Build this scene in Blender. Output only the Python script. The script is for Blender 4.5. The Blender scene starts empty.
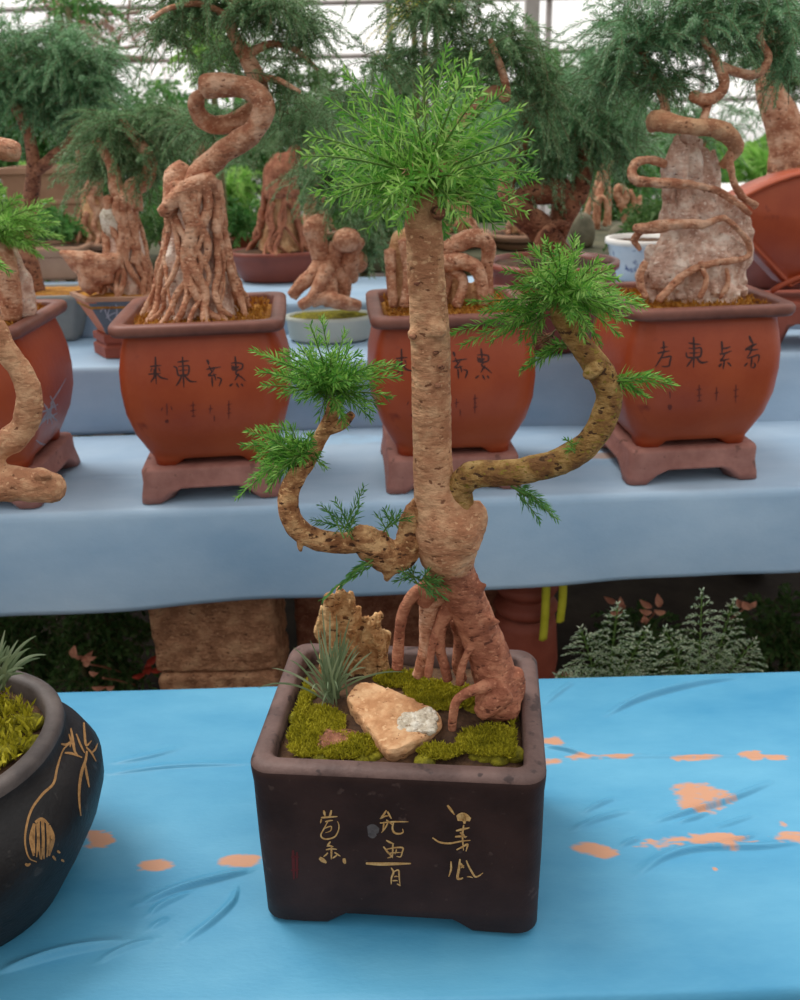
import bpy, bmesh, math, random
import numpy as np
from mathutils import Vector, Matrix
from mathutils.bvhtree import BVHTree

SC = bpy.context.scene
COL = SC.collection
PI = math.pi

# ------------------------------------------------------------------ camera
F = 900.0
HC = 0.783
PITCH = math.radians(22.9)
ROLL = math.radians(-1.3)
CAM = np.array([0.0, 0.0, HC])
RM = np.array((Matrix.Rotation(PI / 2 - PITCH, 3, 'X') @ Matrix.Rotation(ROLL, 3, 'Z')))


def ray(px, py):
    return RM @ np.array([(px - 400) / F, (500 - py) / F, -1.0])


def at_z(px, py, z):
    d = ray(px, py)
    return CAM + d * ((z - HC) / d[2])


def at_y(px, py, y):
    d = ray(px, py)
    return CAM + d * (y / d[1])


def depth(p):
    return float(-(RM.T @ (np.asarray(p) - CAM))[2])


def pp(pts, Y):
    """(px, py, radius_px[, dy]) -> points and radii in metres in the plane at distance Y"""
    P, R = [], []
    for q in pts:
        p = at_y(q[0], q[1], Y + (q[3] if len(q) > 3 else 0.0))
        P.append(p)
        R.append(q[2] * depth(p) / F)
    return np.array(P), np.array(R)


# ------------------------------------------------------------------ noise
def _hash(ix, iy, iz, seed):
    h = (ix * 374761393 + iy * 668265263 + iz * 2147483647 + seed * 1274126177) & 0xFFFFFFFF
    h = ((h ^ (h >> 13)) * 1274126177) & 0xFFFFFFFF
    h = ((h ^ (h >> 16)) * 2246822519) & 0xFFFFFFFF
    h = h ^ (h >> 15)
    return (h & 0xFFFF) / 32767.5 - 1.0


def vnoise(P, scale, seed=0, octaves=1):
    P = np.asarray(P, dtype=np.float64)
    out = np.zeros(len(P))
    amp, tot = 1.0, 0.0
    for o in range(octaves):
        Q = P * scale * (2 ** o) + 1000.0 + 17.3 * o
        I = np.floor(Q).astype(np.int64)
        f = Q - I
        f = f * f * (3 - 2 * f)
        v = 0
        for dx in (0, 1):
            wx = f[:, 0] if dx else 1 - f[:, 0]
            for dy in (0, 1):
                wy = f[:, 1] if dy else 1 - f[:, 1]
                for dz in (0, 1):
                    wz = f[:, 2] if dz else 1 - f[:, 2]
                    v = v + wx * wy * wz * _hash(I[:, 0] + dx, I[:, 1] + dy, I[:, 2] + dz, seed + o)
        out += v * amp
        tot += amp
        amp *= 0.5
    return out / tot


# ------------------------------------------------------------------ mesh collecting
class MB:
    def __init__(s):
        s.v, s.q, s.t, s.n = [], [], [], 0
        s.qm, s.tm = [], []

    def add(s, V, Q=None, T=None, mi=0):
        V = np.asarray(V, float).reshape(-1, 3)
        if Q is not None and len(Q):
            Q = np.asarray(Q, dtype=np.int64).reshape(-1, 4)
            s.q.append(Q + s.n)
            s.qm.append(np.full(len(Q), mi))
        if T is not None and len(T):
            T = np.asarray(T, dtype=np.int64).reshape(-1, 3)
            s.t.append(T + s.n)
            s.tm.append(np.full(len(T), mi))
        s.v.append(V)
        s.n += len(V)
        return s

    def arrays(s):
        V = np.concatenate(s.v)
        Q = np.concatenate(s.q) if s.q else np.zeros((0, 4), np.int64)
        T = np.concatenate(s.t) if s.t else np.zeros((0, 3), np.int64)
        qm = np.concatenate(s.qm) if s.qm else np.zeros(0, int)
        tm = np.concatenate(s.tm) if s.tm else np.zeros(0, int)
        return V, Q, T, qm, tm


def mesh_from(name, V, Q, T, qm=None, tm=None, smooth=True):
    me = bpy.data.meshes.new(name)
    V = np.asarray(V, np.float32)
    Q = np.asarray(Q, np.int32).reshape(-1, 4)
    T = np.asarray(T, np.int32).reshape(-1, 3)
    nl = len(Q) * 4 + len(T) * 3
    me.vertices.add(len(V))
    me.vertices.foreach_set('co', V.ravel())
    me.loops.add(nl)
    me.loops.foreach_set('vertex_index', np.concatenate([Q.ravel(), T.ravel()]).astype(np.int32))
    me.polygons.add(len(Q) + len(T))
    st = np.concatenate([np.arange(len(Q)) * 4, len(Q) * 4 + np.arange(len(T)) * 3]).astype(np.int32)
    me.polygons.foreach_set('loop_start', st)
    me.polygons.foreach_set('use_smooth', np.full(len(st), smooth))
    if qm is not None:
        me.polygons.foreach_set('material_index', np.concatenate([qm, tm]).astype(np.int32))
    me.update(calc_edges=True)
    me.validate()
    return me


MATRIX = {}      # object name -> world matrix of the thing it belongs to


def tag(o, label=None, cat=None, group=None, kind=None):
    if label: o['label'] = label
    if cat: o['category'] = cat
    if group: o['group'] = group
    if kind: o['kind'] = kind
    return o


def thing(name, label, cat, loc=(0, 0, 0), rz=0.0, group=None):
    o = bpy.data.objects.new(name, None)
    o.empty_display_size = 0.05
    COL.objects.link(o)
    o.location = Vector([float(c) for c in loc])
    o.rotation_euler = (0, 0, rz)
    MATRIX[o.name] = Matrix.Translation(o.location) @ Matrix.Rotation(rz, 4, 'Z')
    return tag(o, label, cat, group)


def obj(name, mb, mats, parent=None, smooth=True, loc=None, local=False):
    """world-space mesh -> object (parent's space if parented; own origin at loc if given)"""
    V, Q, T, qm, tm = mb.arrays() if isinstance(mb, MB) else mb
    if parent is not None:
        M = MATRIX[parent.name]
    elif loc is not None:
        M = Matrix.Translation(Vector([float(c) for c in loc]))
    else:
        M = Matrix.Identity(4)
    if not local:
        A = np.array(M.inverted())
        V = V @ A[:3, :3].T + A[:3, 3]
    me = mesh_from(name, V, Q, T, qm, tm, smooth)
    for m in (mats if isinstance(mats, (list, tuple)) else [mats]):
        me.materials.append(m)
    o = bpy.data.objects.new(name, me)
    COL.objects.link(o)
    MATRIX[o.name] = M
    if parent is not None:
        o.parent = parent
    else:
        o.matrix_world = M
    return o


# ------------------------------------------------------------------ shapes
def catmull(P, sub):
    P = np.asarray(P, float)
    if len(P) < 3:
        t = np.linspace(0, 1, sub * (len(P) - 1) + 1)[:, None]
        return P[0] * (1 - t) + P[-1] * t
    Pe = np.vstack([2 * P[0] - P[1], P, 2 * P[-1] - P[-2]])
    out = []
    for i in range(len(P) - 1):
        p0, p1, p2, p3 = Pe[i:i + 4]
        for k in range(sub):
            t = k / sub
            out.append(0.5 * ((2 * p1) + (-p0 + p2) * t + (2 * p0 - 5 * p1 + 4 * p2 - p3) * t * t + (-p0 + 3 * p1 - 3 * p2 + p3) * t ** 3))
    out.append(P[-1])
    return np.array(out)


def frames(C):
    T = np.gradient(C, axis=0)
    T /= np.linalg.norm(T, axis=1)[:, None] + 1e-12
    n = np.cross(T[0], [0, 0, 1.0])
    if np.linalg.norm(n) < 1e-3:
        n = np.cross(T[0], [0, 1.0, 0])
    n /= np.linalg.norm(n)
    N = [n]
    for i in range(1, len(C)):
        n = N[-1] - T[i] * np.dot(N[-1], T[i])
        n /= np.linalg.norm(n) + 1e-12
        N.append(n)
    N = np.array(N)
    return T, N, np.cross(T, N)


def tube(mb, P, R, n=10, sub=5, bump=0.0, bscale=60, seed=0, mi=0, caps=True):
    P = np.asarray(P, float)
    R = np.broadcast_to(np.asarray(R, float), (len(P),))
    C = catmull(P, sub)
    RR = catmull(np.stack([R, R, R], 1), sub)[:, 0].clip(1e-5)
    T, N, B = frames(C)
    a = np.arange(n) * 2 * PI / n
    D = np.cos(a)[None, :, None] * N[:, None] + np.sin(a)[None, :, None] * B[:, None]
    V = C[:, None] + D * RR[:, None, None]
    if bump:
        nz = vnoise(V.reshape(-1, 3), bscale, seed, 3).reshape(len(C), n)
        V = V + D * (nz * bump)[:, :, None] * (RR[:, None, None] / RR.max())
    V = V.reshape(-1, 3)
    m = len(C)
    i, j = np.meshgrid(np.arange(m - 1), np.arange(n), indexing='ij')
    i, j = i.ravel(), j.ravel()
    k = (j + 1) % n
    Q = np.stack([i * n + j, i * n + k, (i + 1) * n + k, (i + 1) * n + j], 1)
    Tt = []
    if caps:
        V = np.vstack([V, C[0] - T[0] * RR[0] * .4, C[-1] + T[-1] * RR[-1] * .4])
        c0, c1 = m * n, m * n + 1
        jj = np.arange(n)
        kk = (jj + 1) % n
        Tt = np.vstack([np.stack([np.full(n, c0), kk, jj], 1), np.stack([np.full(n, c1), (m - 1) * n + jj, (m - 1) * n + kk], 1)])
    mb.add(V, Q, Tt, mi)
    return C, RR


def loft(mb, rings, cap0=False, cap1=False, mis=None):
    rings = [np.asarray(r, float) for r in rings]
    n = len(rings[0])
    V = np.concatenate(rings)
    base = mb.n
    mb.v.append(V)
    mb.n += len(V)
    j = np.arange(n)
    k = (j + 1) % n
    for i in range(len(rings) - 1):
        mb.q.append(np.stack([i * n + j, i * n + k, (i + 1) * n + k, (i + 1) * n + j], 1) + base)
        mb.qm.append(np.full(n, mis[i] if mis else 0))
    for flag, i, mi in ((cap0, 0, mis[0] if mis else 0), (cap1, len(rings) - 1, mis[-1] if mis else 0)):
        if flag:
            c = rings[i].mean(0)
            mb.v.append(c[None])
            ci = mb.n
            mb.n += 1
            tri = np.stack([np.full(n, ci), i * n + base + (k if i == 0 else j), i * n + base + (j if i == 0 else k)], 1)
            mb.t.append(tri)
            mb.tm.append(np.full(n, mi))


def rrect(a, b, r, z, bulge=0.0, ns=12, nc=6, foot=0.0, fa=0.5, fb=0.5):
    """rounded rectangle ring; foot lifts the middle of every side (openings between feet)"""
    r = min(r, a * .99, b * .99)
    pts = []
    for s in range(4):
        la, lb = (a, b) if s % 2 == 0 else (b, a)
        for t in np.linspace(-1, 1, ns, endpoint=True):
            pts.append((s, t * (la - r), -lb, None))
        for u in range(1, nc):
            w = u / nc * PI / 2
            pts.append((s, la - r + r * math.sin(w), -lb + r - r * math.cos(w), w))
    out = []
    for s, x, y, w in pts:
        la = a if s % 2 == 0 else b
        y = y - bulge * max(0.0, 1 - (x / la) ** 2)
        zz = z
        if foot:
            f = fa if s % 2 == 0 else fb
            u = abs(x) / la
            zz = z + foot * float(np.clip((f + .05 - u) / .1, 0, 1))
        for _ in range(s):
            x, y = -y, x
        out.append((x, y, zz))
    return np.array(out)


def oval(a, b, z, e=2.0, n=72):
    t = np.arange(n) * 2 * PI / n
    c, s = np.cos(t), np.sin(t)
    return np.stack([a * np.sign(c) * np.abs(c) ** (2 / e), b * np.sign(s) * np.abs(s) ** (2 / e), np.full(n, z)], 1)


def poly(n, a, b, z, rot=0.0, per=6):
    c = np.array([(math.cos(rot + 2 * PI * i / n), math.sin(rot + 2 * PI * i / n)) for i in range(n)])
    out = []
    for i in range(n):
        p, q = c[i], c[(i + 1) % n]
        for k in range(per):
            t = k / per
            w = p * (1 - t) + q * t
            out.append((w[0] * a, w[1] * b, z))
    return np.array(out)


def xform(V, loc, rz=0.0):
    c, s = math.cos(rz), math.sin(rz)
    V = np.asarray(V)
    return np.stack([V[:, 0] * c - V[:, 1] * s + loc[0], V[:, 0] * s + V[:, 1] * c + loc[1], V[:, 2] + loc[2]], 1)


def blob(mb, c, r, nu=28, nv=18, amp=0.0, scale=20, seed=0, mi=0, rot=None):
    u = np.arange(nu) * 2 * PI / nu
    v = np.linspace(0, PI, nv + 2)[1:-1]
    S = np.stack([np.outer(np.sin(v), np.cos(u)), np.outer(np.sin(v), np.sin(u)), np.outer(np.cos(v), np.ones(nu))], 2).reshape(-1, 3)
    S = np.vstack([S, [0, 0, 1], [0, 0, -1]])
    V = S * np.asarray(r, float)
    if amp:
        V = V + S * (vnoise(V + np.asarray(c), scale, seed, 3) * amp)[:, None]
    if rot is not None:
        V = V @ np.array(rot).T
    V = V + np.asarray(c)
    Q, T = [], []
    i, j = np.meshgrid(np.arange(nv - 1), np.arange(nu), indexing='ij')
    i, j = i.ravel(), j.ravel()
    k = (j + 1) % nu
    Q = np.stack([i * nu + j, (i + 1) * nu + j, (i + 1) * nu + k, i * nu + k], 1)
    jj = np.arange(nu)
    kk = (jj + 1) % nu
    top, bot = nv * nu, nv * nu + 1
    T = np.vstack([np.stack([np.full(nu, top), jj, kk], 1), np.stack([np.full(nu, bot), (nv - 1) * nu + kk, (nv - 1) * nu + jj], 1)])
    mb.add(V, Q, T, mi)


def boxm(mb, lo, hi, bev=0.004, mi=0, rz=0.0, loc=(0, 0, 0)):
    lo, hi = np.array(lo, float), np.array(hi, float)
    c, h = (lo + hi) / 2, (hi - lo) / 2
    rs = []
    for z, d in ((-h[2], bev), (-h[2] + bev, 0), (h[2] - bev, 0), (h[2], bev)):
        rs.append(rrect(h[0] - d, h[1] - d, max(bev, .001), z, ns=6, nc=3) + c)
    m2 = MB()
    loft(m2, rs, True, True)
    V, Q, T, a, b = m2.arrays()
    mb.add(xform(V, loc, rz), Q, T, mi)


def fuse(mb, voxel, smooth=2, amp=0.0, scale=40, seed=0, ridge=None):
    """one continuous surface out of overlapping shapes, then roughened along its normals"""
    V, Q, T, qm, tm = mb.arrays()
    me = mesh_from('tmp', V, Q, T)
    o = bpy.data.objects.new('tmp', me)
    COL.objects.link(o)
    m = o.modifiers.new('r', 'REMESH')
    m.mode = 'VOXEL'
    m.voxel_size = voxel
    if smooth:
        s = o.modifiers.new('s', 'SMOOTH')
        s.iterations = smooth
        s.factor = 0.5
    dg = bpy.context.evaluated_depsgraph_get()
    ev = o.evaluated_get(dg)
    m2 = bpy.data.meshes.new_from_object(ev)
    n = len(m2.vertices)
    V = np.zeros(n * 3, np.float32)
    m2.vertices.foreach_get('co', V)
    V = V.reshape(-1, 3).astype(float)
    N = np.zeros(n * 3, np.float32)
    m2.vertices.foreach_get('normal', N)
    N = N.reshape(-1, 3)
    Q = np.array([tuple(p.vertices) for p in m2.polygons if len(p.vertices) == 4], dtype=np.int64).reshape(-1, 4)
    T = np.array([tuple(p.vertices) for p in m2.polygons if len(p.vertices) == 3], dtype=np.int64).reshape(-1, 3)
    if amp:
        V = V + N * (vnoise(V, scale, seed, 3) * amp)[:, None]
    if ridge:
        ra, rs = ridge
        k = vnoise(V * np.array(rs), 1.0, seed + 5, 2)
        V = V + N * (-(1 - np.abs(k) * 2).clip(0, 1) ** 2 * ra)[:, None]
    bpy.data.objects.remove(o)
    bpy.data.meshes.remove(me)
    bpy.data.meshes.remove(m2)
    out = MB()
    out.add(V, Q, T)
    return out


# ------------------------------------------------------------------ foliage
def spray(mb, P0, P1, P2, rng, dens=800, ln=0.016, w=0.0016, ang=55, stem=0.0009, flat=False, tip=0.45, start=0.08):
    """a leafy shoot: thin stem along a bezier with narrow needle leaves all round it"""
    P0, P1, P2 = (np.asarray(p, float) for p in (P0, P1, P2))
    L = np.linalg.norm(P1 - P0) + np.linalg.norm(P2 - P1)
    n = max(6, int(L * dens))
    t = start + (1 - start) * (np.arange(n) + rng.random(n) * .8) / n
    t = t.clip(0, 1)
    tt = t[:, None]
    C = P0 * (1 - tt) ** 2 + P1 * 2 * tt * (1 - tt) + P2 * tt ** 2
    T = 2 * (1 - tt) * (P1 - P0) + 2 * tt * (P2 - P1)
    T /= np.linalg.norm(T, axis=1)[:, None] + 1e-9
    ref = np.array([0.0, 0.3, 1.0])
    A = np.cross(T, ref)
    A /= np.linalg.norm(A, axis=1)[:, None] + 1e-9
    B = np.cross(A, T)
    if flat:
        ph = np.where(np.arange(n) % 2 == 0, 0, PI) + rng.normal(0, .25, n)
    else:
        ph = np.arange(n) * 2.4 + rng.normal(0, .4, n)
    al = np.radians(ang + rng.normal(0, 9, n)) * (1 - .35 * t)
    R = np.cos(ph)[:, None] * A + np.sin(ph)[:, None] * B
    D = np.cos(al)[:, None] * T + np.sin(al)[:, None] * R
    l = ln * (1 - (1 - tip) * t ** 2) * (.8 + .4 * rng.random(n))
    S = np.cross(D, R + .3 * rng.normal(size=(n, 3)))
    S /= np.linalg.norm(S, axis=1)[:, None] + 1e-9
    m = C + D * (l * .45)[:, None] + R * (l * .04)[:, None]
    V = np.stack([C, m + S * w / 2, C + D * l[:, None] - np.array([0, 0, 1]) * (l * .06)[:, None], m - S * w / 2], 1).reshape(-1, 3)
    i = np.arange(n) * 4
    mb.add(V, np.stack([i, i + 1, i + 2, i + 3], 1))
    if stem:
        s = np.linspace(0, 1, 7)[:, None]
        c = P0 * (1 - s) ** 2 + P1 * 2 * s * (1 - s) + P2 * s ** 2
        tube(mb, c, np.linspace(stem, stem * .5, 7), n=4, sub=1, caps=False, mi=1)


def clump(mb, c, r, n, rng, L=0.09, **kw):
    """a cloud of drooping shoots filling an ellipsoid"""
    c, r = np.asarray(c, float), np.asarray(r, float)
    for _ in range(n):
        d = rng.normal(size=3)
        d /= np.linalg.norm(d)
        d[2] = d[2] * .8 + .1
        rad = rng.random() ** .45
        p = c + d * r * rad
        h = d * np.array([1, 1, .5]) + rng.normal(0, .45, 3)
        h /= np.linalg.norm(h)
        l = L * (.6 + .8 * rng.random())
        p0 = p - h * l * .55
        p1 = p + np.array([0, 0, .25 * l])
        p2 = p + h * l * .5 - np.array([0, 0, l * .22])
        spray(mb, p0, p1, p2, rng, **kw)


def pad(origin, tips, Y, rng, extra=10, dz=0.05, jit=12, bow=14, **kw):
    """shoots fanning from a pixel-placed branch end (origin) to their tips"""
    mb = MB()
    allt = [(t[0], t[1], t[2] if len(t) > 2 else rng.uniform(-dz, dz)) for t in tips]
    for _ in range(extra):
        a, b = rng.integers(0, len(tips), 2)
        k = rng.random()
        s = rng.uniform(.45, .95)
        tx = (tips[a][0] * k + tips[b][0] * (1 - k) - origin[0]) * s + origin[0]
        ty = (tips[a][1] * k + tips[b][1] * (1 - k) - origin[1]) * s + origin[1]
        allt.append((tx + rng.normal(0, jit), ty + rng.normal(0, jit), rng.uniform(-dz, dz)))
    for tx, ty, dy in allt:
        o = at_y(origin[0] + rng.normal(0, 4), origin[1] + rng.normal(0, 4), Y + rng.normal(0, .006))
        e = at_y(tx, ty, Y + dy)
        m = at_y((origin[0] * .45 + tx * .55), (origin[1] * .45 + ty * .55) - bow * rng.uniform(.3, 1.3), Y + dy * .6)
        spray(mb, o, m, e, rng, **kw)
    return mb


# ------------------------------------------------------------------ materials
def lin(c):
    return tuple((x / 255 / 12.92) if x / 255 <= 0.04045 else ((x / 255 + 0.055) / 1.055) ** 2.4 for x in c) + (1.0,)


def mat(name, c1, c2=None, scale=20, rough=.7, bump=0.0, bscale=None, stretch=(1, 1, 1), c3=None, spots=None, spec=.4,
        detail=6, coat=0.0, lo=.35, hi=.65, bdist=.004):
    """noise-mixed colours c1/c2(/c3), optional spots (colour, scale, size), bump"""
    m = bpy.data.materials.new(name)
    m.use_nodes = True
    nt = m.node_tree
    N, L = nt.nodes, nt.links
    b = N['Principled BSDF']
    b.inputs['Roughness'].default_value = rough
    b.inputs['Specular IOR Level'].default_value = spec
    b.inputs['Coat Weight'].default_value = coat
    tc = N.new('ShaderNodeTexCoord')
    mp = N.new('ShaderNodeMapping')
    mp.inputs['Scale'].default_value = stretch
    L.new(tc.outputs['Object'], mp.inputs['Vector'])
    nz = N.new('ShaderNodeTexNoise')
    nz.inputs['Scale'].default_value = scale
    nz.inputs['Detail'].default_value = detail
    nz.inputs['Roughness'].default_value = .62
    L.new(mp.outputs['Vector'], nz.inputs['Vector'])
    rp = N.new('ShaderNodeValToRGB')
    rp.color_ramp.elements[0].position = lo
    rp.color_ramp.elements[1].position = hi
    rp.color_ramp.elements[0].color = lin(c1)
    rp.color_ramp.elements[1].color = lin(c2 or c1)
    if c3:
        e = rp.color_ramp.elements.new((lo + hi) / 2)
        e.color = lin(c3)
    L.new(nz.outputs['Fac'], rp.inputs['Fac'])
    out = rp.outputs['Color']
    if spots:
        sc, ss, size = spots
        n2 = N.new('ShaderNodeTexNoise')
        n2.inputs['Scale'].default_value = ss
        n2.inputs['Detail'].default_value = 3
        L.new(mp.outputs['Vector'], n2.inputs['Vector'])
        r2 = N.new('ShaderNodeValToRGB')
        r2.color_ramp.elements[0].position = size
        r2.color_ramp.elements[1].position = size + .06
        L.new(n2.outputs['Fac'], r2.inputs['Fac'])
        mx = N.new('ShaderNodeMix')
        mx.data_type = 'RGBA'
        L.new(r2.outputs['Color'], mx.inputs['Factor'])
        L.new(out, mx.inputs['A'])
        mx.inputs['B'].default_value = lin(sc)
        out = mx.outputs['Result']
    L.new(out, b.inputs['Base Color'])
    if bump:
        n3 = N.new('ShaderNodeTexNoise')
        n3.inputs['Scale'].default_value = bscale or scale * 2
        n3.inputs['Detail'].default_value = 5
        L.new(mp.outputs['Vector'], n3.inputs['Vector'])
        bp = N.new('ShaderNodeBump')
        bp.inputs['Strength'].default_value = bump
        bp.inputs['Distance'].default_value = bdist
        L.new(n3.outputs['Fac'], bp.inputs['Height'])
        L.new(bp.outputs['Normal'], b.inputs['Normal'])
    return m


def leaf(name, cols, trans=.35, rough=.55, big=3.0):
    """leaf colours vary from leaf to leaf and a little across the plant"""
    m = bpy.data.materials.new(name)
    m.use_nodes = True
    nt = m.node_tree
    N, L = nt.nodes, nt.links
    b = N['Principled BSDF']
    b.inputs['Roughness'].default_value = rough
    b.inputs['Specular IOR Level'].default_value = .35
    g = N.new('ShaderNodeNewGeometry')
    tc = N.new('ShaderNodeTexCoord')
    nz = N.new('ShaderNodeTexNoise')
    nz.inputs['Scale'].default_value = big
    nz.inputs['Detail'].default_value = 2
    L.new(tc.outputs['Object'], nz.inputs['Vector'])
    ad = N.new('ShaderNodeMath')
    ad.operation = 'MULTIPLY_ADD'
    L.new(g.outputs['Random Per Island'], ad.inputs[0])
    ad.inputs[1].default_value = .62
    sc = N.new('ShaderNodeMath')
    sc.operation = 'MULTIPLY_ADD'
    L.new(nz.outputs['Fac'], sc.inputs[0])
    sc.inputs[1].default_value = 1.0
    sc.inputs[2].default_value = -.31
    L.new(sc.outputs[0], ad.inputs[2])
    rp = N.new('ShaderNodeValToRGB')
    el = rp.color_ramp.elements
    el[0].color = lin(cols[0])
    el[1].color = lin(cols[-1])
    for i, c in enumerate(cols[1:-1]):
        el.new((i + 1) / (len(cols) - 1)).color = lin(c)
    L.new(ad.outputs[0], rp.inputs['Fac'])
    L.new(rp.outputs['Color'], b.inputs['Base Color'])
    t = N.new('ShaderNodeBsdfTranslucent')
    L.new(rp.outputs['Color'], t.inputs['Color'])
    mx = N.new('ShaderNodeMixShader')
    mx.inputs[0].default_value = trans
    L.new(b.outputs[0], mx.inputs[1])
    L.new(t.outputs[0], mx.inputs[2])
    L.new(mx.outputs[0], N['Material Output'].inputs['Surface'])
    return m


def cloth_mat(name, c1, c2, stain, rough=.62):
    m = mat(name, c1, c2, scale=5, rough=rough, bump=.25, bscale=260, stretch=(.5, 1.2, 1), lo=.3, hi=.7, bdist=.0012, spec=.45)
    N, L = m.node_tree.nodes, m.node_tree.links
    b = N['Principled BSDF']
    src = b.inputs['Base Color'].links[0].from_socket
    at = N.new('ShaderNodeAttribute')
    at.attribute_name = 'stain'
    sep = N.new('ShaderNodeSeparateColor')
    L.new(at.outputs['Color'], sep.inputs[0])
    mx = N.new('ShaderNodeMix')
    mx.data_type = 'RGBA'
    L.new(sep.outputs[0], mx.inputs['Factor'])
    L.new(src, mx.inputs['A'])
    mx.inputs['B'].default_value = lin(stain)
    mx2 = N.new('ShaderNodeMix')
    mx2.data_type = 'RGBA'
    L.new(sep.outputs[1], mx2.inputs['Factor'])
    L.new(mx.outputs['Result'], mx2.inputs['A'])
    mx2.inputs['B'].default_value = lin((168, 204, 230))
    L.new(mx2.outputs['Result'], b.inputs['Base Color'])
    return m


def bark(name, dark, mid, light, fleck, scale=42, rough=.82, bump=.9, ring=0.0, fl=.585, lt=None):
    """bark: mottled base, dark flecks drawn out across the stem, pale lenticels, cracked relief"""
    m = mat(name, dark, light, scale=scale, rough=rough, c3=mid, lo=.40, hi=.62, stretch=(1, 1, 1), spec=.25)
    N, L = m.node_tree.nodes, m.node_tree.links
    b = N['Principled BSDF']
    col = b.inputs['Base Color'].links[0].from_socket
    tc = [n for n in N if n.type == 'TEX_COORD'][0]
    mp = N.new('ShaderNodeMapping')
    mp.inputs['Scale'].default_value = (1, 1, 1.9)
    L.new(tc.outputs['Object'], mp.inputs['Vector'])

    def layer(col, sc, th, c, w=.05, det=3):
        n = N.new('ShaderNodeTexNoise')
        n.inputs['Scale'].default_value = sc
        n.inputs['Detail'].default_value = det
        L.new(mp.outputs['Vector'], n.inputs['Vector'])
        r = N.new('ShaderNodeValToRGB')
        r.color_ramp.elements[0].position = th
        r.color_ramp.elements[1].position = th + w
        L.new(n.outputs['Fac'], r.inputs['Fac'])
        mx = N.new('ShaderNodeMix')
        mx.data_type = 'RGBA'
        L.new(r.outputs['Color'], mx.inputs['Factor'])
        L.new(col, mx.inputs['A'])
        mx.inputs['B'].default_value = lin(c)
        return mx.outputs['Result'], n

    col, n1 = layer(col, 150, .60, lt or light)
    col, n2 = layer(col, 105, fl, fleck, .045)
    L.new(col, b.inputs['Base Color'])
    n3 = N.new('ShaderNodeTexNoise')
    n3.inputs['Scale'].default_value = 85
    n3.inputs['Detail'].default_value = 6
    n3.inputs['Roughness'].default_value = .65
    L.new(mp.outputs['Vector'], n3.inputs['Vector'])
    sb = N.new('ShaderNodeMath')
    sb.operation = 'SUBTRACT'
    L.new(n3.outputs['Fac'], sb.inputs[0])
    L.new(n2.outputs['Fac'], sb.inputs[1])
    bp = N.new('ShaderNodeBump')
    bp.inputs['Strength'].default_value = bump
    bp.inputs['Distance'].default_value = .006
    L.new(sb.outputs[0], bp.inputs['Height'])
    L.new(bp.outputs['Normal'], b.inputs['Normal'])
    return m


M = {}
M['cloth_front'] = cloth_mat('faded_blue_cloth', (62, 142, 182), (100, 170, 202), (206, 146, 106), rough=.5)
M['cloth_pale'] = cloth_mat('pale_blue_cloth', (140, 170, 197), (178, 200, 219), (176, 150, 136))
M['pot_dark'] = mat('dark_clay', (44, 30, 28), (60, 42, 39), scale=16, rough=.6, bump=.2, bscale=220, spots=((74, 58, 54), 70, .66), bdist=.002, spec=.22)
M['pot_dark_rim'] = mat('worn_clay_rim_painted_sheen', (84, 64, 60), (112, 88, 82), scale=24, rough=.6, bump=.2, bscale=200, spots=((66, 50, 48), 60, .6))  # greyer than the body: wear, with sky reflection mixed into the colour
M['pot_black'] = mat('black_clay', (26, 24, 25), (42, 39, 39), scale=14, rough=.5, bump=.2, bscale=200, spec=.3, spots=((58, 54, 52), 70, .65))
M['pot_black_rim'] = mat('black_clay_rim', (70, 62, 60), (96, 86, 82), scale=22, rough=.55, bump=.2, bscale=150)
M['terra'] = mat('terracotta_glaze', (150, 58, 28), (178, 82, 44), scale=6, rough=.42, bump=.12, bscale=120, spots=((130, 50, 30), 16, .68), lo=.3, hi=.7)
M['terra_rim'] = mat('terracotta_rim', (106, 62, 52), (136, 86, 72), scale=16, rough=.5, bump=.15)
M['stand'] = mat('purple_brown_clay', (138, 88, 78), (166, 114, 102), scale=18, rough=.65, bump=.2, bscale=130, spots=((116, 74, 64), 40, .64))
M['soil'] = mat('soil', (58, 40, 28), (96, 68, 46), scale=60, rough=.95, bump=.8, bscale=160)
M['soil_orange'] = mat('orange_moss_soil', (150, 92, 34), (196, 138, 52), scale=50, rough=.95, bump=.9, bscale=140, c3=(166, 112, 40))
M['moss'] = leaf('moss', [(108, 106, 16), (164, 156, 28), (206, 194, 64)], trans=.2, rough=.9, big=30)
M['moss_base'] = mat('moss_mat', (92, 88, 20), (150, 142, 32), scale=90, rough=.95, bump=.9, bscale=240, c3=(122, 116, 24))
M['bark'] = bark('smooth_bark', (176, 122, 90), (198, 146, 110), (216, 170, 132), (128, 86, 62), scale=40, bump=.6, fl=.65)
M['bark_red'] = bark('reddish_root_bark', (146, 88, 66), (172, 110, 84), (192, 132, 102), (104, 60, 46), bump=.7, fl=.635)
M['bark_rough'] = bark('rough_bark', (142, 94, 60), (184, 134, 90), (218, 174, 124), (84, 54, 36), scale=60, bump=1.0, fl=.595)
M['bark_moss'] = bark('mossy_bark', (134, 94, 58), (164, 126, 72), (194, 158, 102), (84, 58, 38), scale=48, bump=1.0, fl=.60, lt=(146, 126, 54))
M['bark_dark'] = bark('dark_bark', (122, 76, 58), (150, 100, 76), (174, 122, 94), (78, 48, 36))
M['bark_root'] = bark('pale_root_bark', (172, 112, 84), (200, 144, 112), (224, 178, 148), (124, 78, 58), bump=.9, fl=.645)
M['rock_tan'] = bark('tan_stone', (180, 130, 90), (200, 152, 110), (216, 174, 132), (140, 96, 64), bump=.5, fl=.66)
M['rock_brown'] = bark('brown_stone', (168, 116, 72), (204, 154, 104), (226, 186, 134), (108, 70, 44), scale=44, bump=1.0, fl=.615)
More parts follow.
